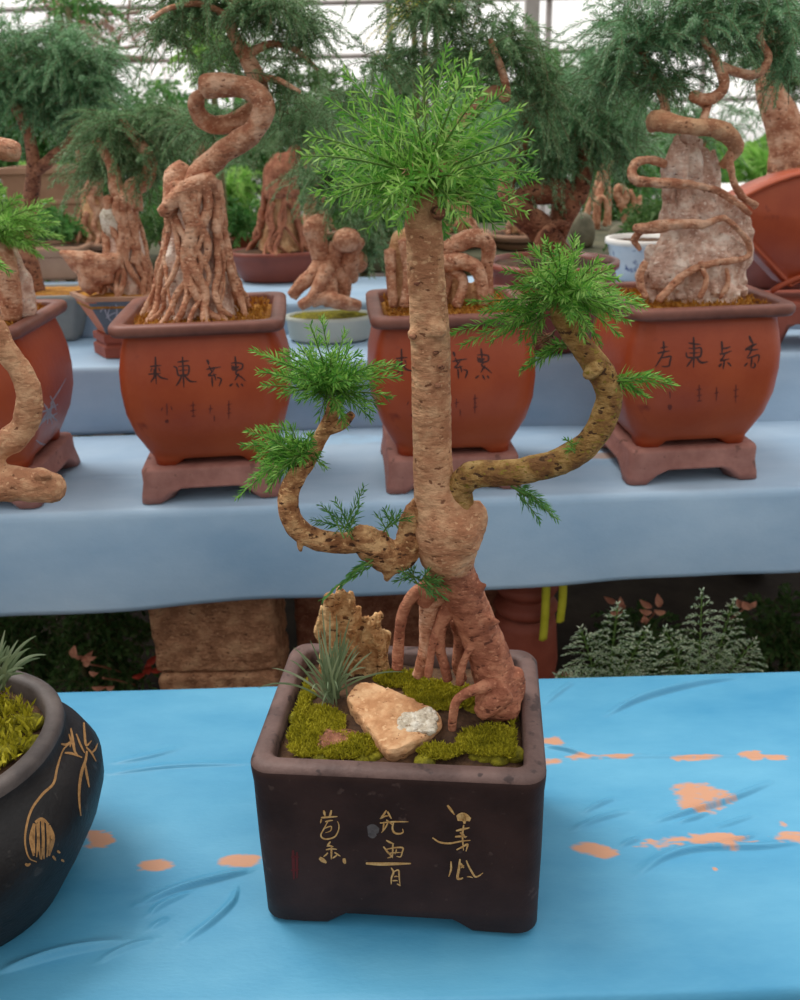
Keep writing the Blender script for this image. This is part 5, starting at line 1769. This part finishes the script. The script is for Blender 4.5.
for k, (lab, segs) in enumerate(minis):
    Ym = 3.05 + .12 * (k % 2)
    b = at_y(segs[0][0][0], segs[0][0][1] + 14, Ym)
    t = thing('bonsai', lab, 'bonsai', (b[0], b[1], b[2]))
    mb = MB()
    for sg in segs:
        P, R = pp(sg, Ym)
        tube(mb, P, R, 9, 5, .003, 50, k)
    P, R = pp([(segs[0][0][0], segs[0][0][1] + 8, 6, 0), segs[0][0]], Ym)
    tube(mb, P, R, 9, 3)
    obj('trunk', mb, M['bark_root'], t)
    lathe_pot(t, b - [0, 0, .06], ((0, .04), (.004, .045), (.06, .06), (.068, .064), (.08, .064), (.08, .056), (.066, .052), (.066, .002)), [M['tan_clay']])
for k, (px, py, rx, ry, lab) in enumerate(((582, 234, 13, 20, 'domed mossy grey stone nearest the right green tuft'), (620, 240, 13, 16, 'domed mossy grey stone above the porcelain pot'))):
    p = at_y(px, py, 2.62)
    s = depth(p) / F
    mb = MB()
    blob(mb, p, (rx * s, .03, ry * s), 22, 16, .004, 40, k)
    V, Q, T, a, b = mb.arrays()
    V[:, 2] = np.maximum(V[:, 2], p[2] - ry * s * .6)
    o = obj('domed_stone', MB().add(V, Q, T), M['grey_moss_stone'], loc=(p[0], p[1], p[2] - ry * s * .6))
    tag(o, lab, 'stone')
# ledge behind the rearmost tier on which those stand
o5, u5, v5, y5 = line_frame((0, 262), (800, 254), .44)
t = thing('bench', 'low far bench behind the rearmost blue tier, carrying small bare stems', 'table', o5 * [1, 1, 0], y5)
mb = MB()
boxm(mb, (-2.4, .0, .40), (2.6, .85, .44), .006)
obj('bench_top', xf_local(mb, t), M['board'], t, smooth=False)
for xx in (-2.0, -.6, .8, 2.2):
    m2 = MB()
    boxm(m2, (xx, .1, ZF), (xx + .12, .8, .40), .006)
    obj('leg', xf_local(m2, t), M['board'], t, smooth=False)
print('bench5', o5)

more = [(100, 262, 30, 60, 'fol_dark', 'small rooted trunk on the far bench behind the white stone'), (212, 258, 20, 46, 'fol_dark', 'pale small rooted trunk on the far bench right of the root-wrapped cone'),
        (318, 250, 22, 40, 'fol_teal', 'small rooted trunk on the far bench behind the bulbous roots'), (458, 252, 24, 44, 'fol_teal', 'small rooted trunk on the far bench behind the arched roots'), (520, 254, 18, 36, 'fol_teal', 'small rooted trunk on the far bench left of the thick sideways trunk'), (690, 254, 20, 40, 'fol_teal', 'small rooted trunk on the far bench behind the pink rock')]
for k, (px, py, wpx, hpx, m, lab) in enumerate(more):
    p = at_z(px, py - 6, .441)
    s = depth(p) / F
    t = thing('bonsai', lab, 'bonsai', p)
    pt, _ = lathe_pot(t, p, ((0, .06), (.006, .07), (.03, .085), (.034, .092), (.042, .092), (.043, .082), (.03, .08)), [M['tan_clay']])
    disc(t, oval(.082, .082, .038, 2, 40) + p, M['soil'], amp=.004, seed=40 + k)
    root_cone(t, p + [0, 0, .04], hpx * s * .8, min(.07, wpx * s * .8), .022, 10, 60 + k, M['bark_root'], M['rock_tan'], rr=(.005, .009), wob=.6, voxel=.006)
    mb = MB()
    q = p + [0, 0, .04 + hpx * s * .72]
    tube(mb, [q, q + [.02, 0, .05], q + [-.015, .01, .10], q + [.01, .0, .16]], (.026, .020, .016, .010), 10, 5, .004, 40, k)
    obj('trunk', mb, M['bark_root'], t)
    mb = MB()
    clump(mb, q + [0, .0, .18], (.15, .10, .09), 60, rng, **kg)
    obj('foliage', mb, [M[m], M['twig']], t)

for k, (px, py, n, lab) in enumerate(((18, 250, 40, 'small green seedling on the far bench behind the leftmost needles'), (64, 252, 34, 'small green seedling on the far bench beside the tan planter'), (176, 250, 40, 'small green seedling on the far bench left of the root-wrapped cone'),
                                      (244, 246, 34, 'small green seedling on the far bench right of the root-wrapped cone'), (378, 248, 40, 'small green seedling on the far bench left of the front stem'), (426, 248, 36, 'small green seedling on the far bench hidden by the front stem'), (652, 246, 40, 'small green seedling on the far bench at the left of the pink rock'))):
    p = at_z(px, py + 6, .441)
    t = thing('seedling', lab, 'plant', p)
    mb = MB()
    clump(mb, p + [0, 0, .075], (.10, .08, .055), n, rng, L=.10, dens=240, ln=.024, w=.008, ang=58, stem=.0012)
    obj('foliage', mb, [M['fol_mid'] if k % 2 else M['fol_bush'], M['twig_green']], t)
    lathe_pot(t, p, ((0, .03), (.003, .034), (.04, .044), (.046, .046), (.046, .04), (.036, .036), (.036, .002)), [M['red_clay']])

# big tan planter in the far left, white panel at the far right
c = at_y(60, 228, 3.3)
t = thing('planter', 'large tan box planter with a stepped rim, far left behind the tiers', 'planter', c)
mb = MB()
rings = [rrect(.10, .10, .01, 0), rrect(.105, .105, .01, .0), rrect(.115, .115, .01, .085), rrect(.12, .12, .01, .09), rrect(.12, .12, .01, .10), rrect(.118, .118, .01, .104), rrect(.13, .13, .01, .185), rrect(.14, .14, .01, .187), rrect(.14, .14, .01, .205), rrect(.125, .125, .01, .205), rrect(.12, .12, .01, .18)]
loft(mb, [R + c for R in rings], True, False)
obj('planter_body', mb, M['tan_clay'], t, smooth=False)
disc(t, rrect(.122, .122, .01, .186) + c, M['soil'], amp=.004, seed=10)
c = at_y(752, 190, 3.6)
t = thing('side_table', 'small white table top far behind the pink rock, right', 'table', c * [1, 1, 0] + [0, 0, ZF])
mb = MB()
boxm(mb, (c[0] - .10, c[1] - .1, c[2] - .02), (c[0] + .16, c[1] + .4, c[2]), .004)
obj('table_top', mb, M['white_board'], t)
for sx in (-.08, .12):
    for sy in (-.07, .36):
        m2 = MB()
        tube(m2, [(c[0] + sx, c[1] + sy, ZF), (c[0] + sx, c[1] + sy, c[2] - .02)], .014, 8, 2)
        obj('leg', m2, M['pipe'], t)

# ================================================================== UNDER THE SECOND TIER
t = thing('clay_jar', 'red-brown ringed jar beneath the grey-blue hem, right of the block pier', 'jar', at_y(524, 700, 1.52) * [1, 1, 0] + [0, 0, -.30])
c = np.array([at_y(524, 650, 1.52)[0], 1.52, -.30])
prof = [(0, .05), (.004, .056), (.10, .066), (.18, .060), (.20, .056)]
z = .20
for k in range(4):
    prof += [(z, .040), (z + .006, .055), (z + .018, .063 - .002 * k), (z + .03, .055), (z + .036, .040)]
    z += .042
prof += [(z + .002, .050), (z + .03, .052), (z + .034, .046), (z, .042), (.1, .04)]
lathe_pot(t, c, prof, [M['red_clay']])
m2 = MB()
boxm(m2, (c[0] - .11, 1.43, ZF), (c[0] + .12, 1.62, -.3015), .005)
tag(obj('support_block', m2, M['brick_red'], loc=(c[0], c[1], ZF)), 'low brick block under the red-brown ringed jar', 'block')
for k, (px, y0, y1, w, lab) in enumerate(((545, 592, 640, .007, 'longer yellow ribbon hanging beside the ringed jar'), (562, 590, 622, .007, 'shorter yellow ribbon, hanging right of the longer one'))):
    P = np.array([at_y(px + dx, y, 1.44) for y, dx in ((y0 - 14, 1), (y0, 1), ((y0 + y1) / 2, 0), (y1, -2))])
    C = catmull(P, 8)
    n = len(C)
    V = np.vstack([C + [-w, 0, 0], C + [-w * .2, -.004, 0], C + [w, .003, 0]])
    i = np.arange(n - 1)
    mb = MB().add(V, np.vstack([np.stack([i, i + n, i + n + 1, i + 1], 1), np.stack([i + n, i + 2 * n, i + 2 * n + 1, i + n + 1], 1)]))
    o = obj('ribbon', mb, M['yellow'], loc=C[0])
    s = o.modifiers.new('t', 'SOLIDIFY')
    s.thickness = .0015
    tag(o, lab, 'ribbon', 'yellow ribbons under the hem')


def frond(mb, base, tip, rng, Y, lean, n=34, wid=.045):
    b, e = at_y(base[0], base[1], Y), at_y(tip[0], tip[1], Y - lean)
    mid = (b + e) / 2 + np.array([0, 0, .03])
    spray(mb, b, mid, e, rng, dens=150, ln=.004, w=.001, ang=60, stem=.0016)
    for s in np.linspace(.12, .98, n):
        p = b * (1 - s) ** 2 + mid * 2 * s * (1 - s) + e * s ** 2
        T = 2 * (1 - s) * (mid - b) + 2 * s * (e - mid)
        T /= np.linalg.norm(T)
        side = np.cross(T, [0, -1, .2])
        side /= np.linalg.norm(side)
        for sg in (1, -1):
            l = wid * math.sin(PI * min(1, s * .8 + .22)) * rng.uniform(.85, 1.1)
            d = side * sg * .85 + T * .55 + np.array([0, rng.normal(0, .15), -.1])
            spray(mb, p, p + d * l * .5 + [0, 0, .004], p + d * l - [0, 0, l * .15], rng, dens=560, ln=.0100, w=.0024, ang=44, stem=.0008)


ferns = [('pale fern plant under the hem, nearest the yellow ribbons', 600, [((596, 706), (556, 676)), ((600, 706), (580, 628)), ((606, 706), (618, 604)), ((612, 706), (648, 628)), ((602, 708), (640, 676))]),
         ('pale fern plant under the hem, the larger one towards the right', 700, [((690, 708), (664, 628)), ((696, 708), (702, 590)), ((704, 708), (734, 600)), ((710, 708), (756, 640)), ((698, 710), (724, 650))])]
for k, (lab, px, fr) in enumerate(ferns):
    Yf = 1.34 + .02 * k
    b = at_y(px, 704, Yf)
    t = thing('fern', lab, 'fern', b, group='ferns under the second tier')
    for bb, ee in fr:
        mb = MB()
        frond(mb, bb, ee, rng, Yf, rng.uniform(-.02, .06), n=12, wid=.058)
        obj('frond', mb, [M['fol_pale'], M['twig_green']], t)
    mb = MB()
    loft(mb, [oval(r, r, z, 2, 40) + [b[0], b[1], ZF] for r, z in ((.06, .001), (.066, .001), (.085, .14), (.092, .14), (.092, .155), (.08, .155), (.075, .13))], True, True)
    obj('pot', mb, M['red_clay'], t)
    mb = MB()
    tube(mb, [(b[0], b[1], ZF + .12), (b[0], b[1], (ZF + b[2]) / 2), tuple(b + [0, 0, .02])], .012, 8, 4, .003, 40)
    obj('stem', mb, M['twig'], t)


def shrub(name, label, c, r, n, m, rng, L=.1, big=.03, zbase=ZF, group=None, cat='shrub', dens=200, w=.012, ang=60, stem_r=.012, **kw):
    t = thing(name, label, cat, (c[0], c[1], zbase), group=group)
    mb = MB()
    clump(mb, c, r, n, rng, L=L, dens=dens, ln=big, w=w, ang=ang, stem=.0014, **kw)
    obj('foliage', mb, [m, M['twig']], t)
    mb = MB()
    for k in range(3):
        a = rng.random() * 6
        tube(mb, [(c[0] + .02 * math.cos(a), c[1] + .02 * math.sin(a), zbase), (c[0] + .03 * math.cos(a), c[1] + .03 * math.sin(a), (zbase + c[2]) / 2), (c[0] + r[0] * .5 * math.cos(a), c[1] + r[1] * .5 * math.sin(a), c[2])], (stem_r, stem_r * .8, stem_r * .5), 8, 5)
    obj('stem', mb, M['twig'], t)
    return t


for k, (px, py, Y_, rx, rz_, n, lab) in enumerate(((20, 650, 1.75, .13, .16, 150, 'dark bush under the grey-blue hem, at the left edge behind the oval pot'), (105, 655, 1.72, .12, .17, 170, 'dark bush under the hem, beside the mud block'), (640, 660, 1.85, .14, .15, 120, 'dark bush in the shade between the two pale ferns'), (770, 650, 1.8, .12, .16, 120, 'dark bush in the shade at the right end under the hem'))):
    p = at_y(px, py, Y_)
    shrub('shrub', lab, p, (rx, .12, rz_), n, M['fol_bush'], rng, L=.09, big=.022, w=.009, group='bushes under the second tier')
for k, (px, py, m, lab) in enumerate(((88, 664, 'pinkish', 'larger pale pink dry leaf cluster among the dark bush'), (103, 678, 'pinkish', 'small pink dry leaf low in the dark bush'), (145, 668, 'red_leaf', 'red leaf cluster right beside the mud block'), (625, 606, 'pinkish', 'pale pink dry leaf under the hem between the ferns'), (655, 612, 'pinkish', 'brown dried leaf left of the larger fern'), (748, 606, 'pinkish', 'brown dried leaf right of the larger fern'))):
    p = at_y(px, py, 1.56)
    mb = MB()
    for q in range(5 if k in (0, 2, 4, 5) else 3):
        d = rng.normal(size=3) * .010
        s = at_y(px, py, 1.56) + d * 1.3
        a = rng.random() * 6
        l = rng.uniform(.018, .032)
        T = np.array([math.cos(a), rng.normal(0, .3), math.sin(a)])
        T /= np.linalg.norm(T)
        S = np.cross(T, [0, 1, .3])
        sg = np.linspace(0, 1, 8)[:, None]
        C = s + T * l * sg + np.array([0, -.006, 0]) * np.sin(PI * sg)
        w = .008 * np.sin(PI * (sg * .9 + .05))
        V = np.vstack([C - S * w, C + [0, .003, 0], C + S * w])
        i = np.arange(7)
        mb.add(V, np.vstack([np.stack([i, i + 8, i + 9, i + 1], 1), np.stack([i + 8, i + 16, i + 17, i + 9], 1)]))
    P = [tuple(p), tuple(p + [.01, .05, -.04]), tuple(p + [.02, .12, -.10])]
    tube(mb, P, .002, 6, 4, mi=0)
    o = obj('dry_leaf', mb, M[m], loc=p)
    tag(o, lab, 'leaf')

# ================================================================== FAR GREENERY AND GREENHOUSE
far = [  # px, py, Y, rx_m, rz_m, shoots, material, leaf, label
    (50, 222, 3.75, .20, .20, 110, 'fol_bright', .035, 'low fresh green plant behind the tan planter at left'),
    (168, 226, 3.75, .20, .20, 120, 'fol_mid', .035, 'low green plant between the blue pot and looping trunk'),
    (235, 214, 3.8, .10, .20, 80, 'fol_bright', .035, 'narrow bright plant between looping trunk and brown oval tray'),
    (352, 222, 3.75, .22, .20, 120, 'fol_mid', .035, 'low green plant behind the bulbous roots'),
    (478, 222, 3.75, .22, .20, 120, 'fol_mid', .035, 'low green plant far behind the right green tuft'),
    (612, 190, 3.8, .20, .24, 130, 'fol_mid', .035, 'green shrub right behind the little bare stems'),
    (5, 130, 4.7, .36, .42, 190, 'fol_mid', .05, 'tall leafy green shrub in the far left corner'),
    (165, 150, 4.7, .36, .32, 150, 'fol_mid', .05, 'leafy shrub far behind the looping trunk'),
    (318, 150, 4.7, .34, .42, 180, 'fol_bush', .05, 'leafy shrub far behind the brown oval tray'),
    (474, 140, 4.7, .34, .42, 180, 'fol_dark', .05, 'dark feathery shrub far behind, right of the front crown'),
    (612, 140, 4.7, .26, .42, 150, 'fol_mid', .05, 'tall green shrub behind the little bare stems'),
    (85, 165, 5.5, .36, .36, 140, 'fol_dark', .05, 'grey-green shrub at the back wall, left'),
    (245, 160, 5.5, .36, .36, 140, 'fol_mid', .05, 'pale green shrub at the back wall, behind the loop of the trunk'),
    (400, 130, 5.5, .36, .45, 160, 'fol_dark', .05, 'grey-green shrub at the back wall, behind the front crown'),
    (548, 130, 5.5, .34, .45, 160, 'fol_mid', .05, 'green shrub at the back wall, right of the front crown'),
    (680, 170, 5.4, .26, .34, 110, 'fol_mid', .05, 'mid green shrub far behind the pink rock'),
    (-130, 150, 5.5, .36, .45, 140, 'fol_mid', .05, 'leafy shrub at the back wall beyond the far left corner'),
    (930, 140, 5.5, .36, .45, 140, 'fol_dark', .05, 'grey-green shrub at the back wall beyond the far right corner'),
    (207, 46, 3.4, .10, .10, 40, 'fol_bright', .035, 'bright green plant above the looping trunk'),
    (425, 12, 3.4, .14, .05, 40, 'fol_yellow', .02, 'yellow-flowering plant high above the front crown'),
    (72, 10, 3.4, .14, .05, 18, 'fol_mid', .03, 'thin green branch tips against the white roof, top left')]
for px, py, Y_, rx, rz_, n, m, lf, lab in far:
    p = at_y(px, py, Y_)
    shrub('shrub', lab, p, (rx * .78, min(.25, rx * .7), rz_), int(n * 1.2), M[m], rng, L=.24, big=lf, w=lf * .28, dens=130, stem_r=.018)


def palm(label, px, py, Y_, nf, Lf, m):
    b = at_y(px, py, Y_)
    t = thing('palm', label, 'palm', (b[0], b[1], ZF), group='bright palms at the far right')
    mb = MB()
    tube(mb, [(b[0], b[1], ZF), (b[0] + .02, b[1], (ZF + b[2]) / 2), tuple(b)], (.04, .035, .03), 10, 5, .006, 20)
    obj('trunk', mb, M['bark_dark'], t)
    for k in range(nf):
        a = 2 * PI * k / nf + rng.normal(0, .2)
        d = np.array([math.cos(a), math.sin(a), 0])
        up = rng.uniform(.3, 1.0)
        e = b + d * Lf * .8 + [0, 0, Lf * (up - .55)]
        mid = b + d * Lf * .4 + [0, 0, Lf * up]
        mb = MB()
        spray(mb, b, mid, e, rng, dens=110, ln=.15, w=.016, ang=52, stem=.006, flat=True, tip=.5)
        obj('frond', mb, [M[m], M['twig_green']], t)
    return t


palm('bright green palm far behind the pink rock, the left one', 704, 190, 6.3, 16, .34, 'fol_bright')
palm('bright green palm at the far right, nearest the twisted trunk', 774, 186, 6.3, 16, .34, 'fol_bright')
palm('bright green palm far behind, between pink rock and twisted trunk', 738, 172, 7.3, 16, .40, 'fol_bright')

# greenhouse: posts, arched ribs and purlins far behind, a post nearer the middle
p = at_y(532, 10, 5.2)
mb = MB()
boxm(mb, (p[0] - .035, 5.17, ZF), (p[0] + .035, 5.24, 3.1), .004)
tag(obj('greenhouse_post', mb, M['pipe'], loc=(p[0], 5.2, ZF)), 'square grey greenhouse post rising at the top, right of centre', 'post')
t = thing('greenhouse_arches', 'pale pipe frame of the greenhouse arching far behind the plants', 'greenhouse', (0, 9, ZF))
for k, x in enumerate(np.linspace(-6, 6, 9)):
    mb = MB()
    tube(mb, [(x, 9.5, ZF), (x, 9.5, .6), (x, 9.5, 2.2), (x * .96, 8.6, 3.0), (x * .9, 6.5, 3.5)], .03, 8, 6)
    obj('rib', mb, M['pipe'], t)
for k, z in enumerate((.9, 1.35, 1.8, 2.3)):
    mb = MB()
    tube(mb, [(-7, 9.5, z), (0, 9.52, z), (7, 9.5, z)], .022, 8, 6)
    obj('purlin', mb, M['pipe'], t)
# bare climbing stems by the roof at the upper left
t = thing('climbing_vine', 'tangle of bare pinkish climbing stems against the white roof, upper left', 'vine', at_y(110, 30, 7.3) * [1, 1, 0] + [0, 0, ZF])
segs = [[(45, 5, 2), (60, 10, 2), (78, 16, 2), (92, 30, 2.4), (104, 40, 2.2), (120, 44, 2)], [(50, 2, 2), (74, 8, 2), (96, 12, 2), (116, 14, 2), (140, 12, 2)], [(100, 50, 2), (114, 56, 3), (130, 58, 3), (150, 60, 3)], [(108, 54, 2), (118, 42, 2), (120, 36, 2)],
        [(70, 20, 1.5), (84, 30, 1.5), (96, 44, 1.5), (116, 48, 1.5), (140, 46, 1.5)], [(100, 0, 1.5), (106, 20, 1.5), (112, 36, 1.5)], [(130, 0, 1.5), (128, 24, 1.5), (136, 44, 1.5)], [(110, 60, 2), (112, 140, 4), (114, 260, 5)]]
for k, sg in enumerate(segs):
    P, R = pp([(x, y, r, rng.normal(0, .06)) for x, y, r in sg], 7.3)
    if k == 7:
        P[-1, 2] = ZF
    mb = MB()
    tube(mb, P, R, 8, 6, .004, 20, k)
    obj('stem', mb, M['pinkish_bark'], t)
clouds(t, [(100, 34, 40, 20, 26), (150, 36, 30, 20, 16), (60, 12, 30, 16, 12)], 7.3, [M['fol_dry'], M['pinkish_bark']], rng, dens=45, ln=.05, w=.008, L=.38, ang=60, stem=.003)

# ================================================================== CAMERA, LIGHT, SKY
cam = bpy.data.cameras.new('camera')
co = bpy.data.objects.new('camera', cam)
COL.objects.link(co)
cam.sensor_fit = 'HORIZONTAL'
cam.sensor_width = 36
cam.lens = F / 800 * 36
cam.clip_start = .02
cam.dof.use_dof = True
cam.dof.focus_distance = .86
cam.dof.aperture_fstop = 11
co.matrix_world = Matrix.Translation(Vector(CAM)) @ Matrix([[*RM[0], 0], [*RM[1], 0], [*RM[2], 0], [0, 0, 0, 1]])
SC.camera = co

w = bpy.data.worlds.new('sky')
SC.world = w
w.use_nodes = True
nt = w.node_tree
N, L = nt.nodes, nt.links
bg = N['Background']
tc = N.new('ShaderNodeTexCoord')
sp = N.new('ShaderNodeSeparateXYZ')
L.new(tc.outputs['Generated'], sp.inputs[0])
rp = N.new('ShaderNodeValToRGB')
mr = N.new('ShaderNodeMapRange')
mr.inputs['From Min'].default_value = -1
mr.inputs['From Max'].default_value = 1
L.new(sp.outputs['Z'], mr.inputs['Value'])
L.new(mr.outputs[0], rp.inputs['Fac'])
e = rp.color_ramp.elements
e[0].position = .44
e[0].color = (.10, .09, .08, 1)
e[1].position = .50
e[1].color = (.84, .81, .78, 1)
x = e.new(.62)
x.color = (.95, .94, .92, 1)
x = e.new(1.0)
x.color = (1.15, 1.15, 1.15, 1)
my = N.new('ShaderNodeMapRange')          # the side the camera looks towards is the bright, open side
my.inputs['From Min'].default_value = -1
my.inputs['From Max'].default_value = 1
my.inputs['To Min'].default_value = .64
my.inputs['To Max'].default_value = 1.2
L.new(sp.outputs['Y'], my.inputs['Value'])
vm = N.new('ShaderNodeVectorMath')
vm.operation = 'SCALE'
L.new(rp.outputs[0], vm.inputs[0])
L.new(my.outputs[0], vm.inputs['Scale'])
L.new(vm.outputs[0], bg.inputs['Color'])
bg.inputs['Strength'].default_value = 1.12

sun = bpy.data.lights.new('sun', 'SUN')
sun.energy = 2.1
sun.angle = math.radians(26)
sun.color = (1, .97, .92)
so = bpy.data.objects.new('sun', sun)
COL.objects.link(so)
so.rotation_euler = (math.radians(-14), math.radians(-24), 0)
SC.view_settings.view_transform = 'Standard'
SC.view_settings.look = 'None'
SC.view_settings.gamma = 1
SC.view_settings.exposure = 0
SC.view_settings.use_curve_mapping = False
SC.cycles.max_bounces = 8
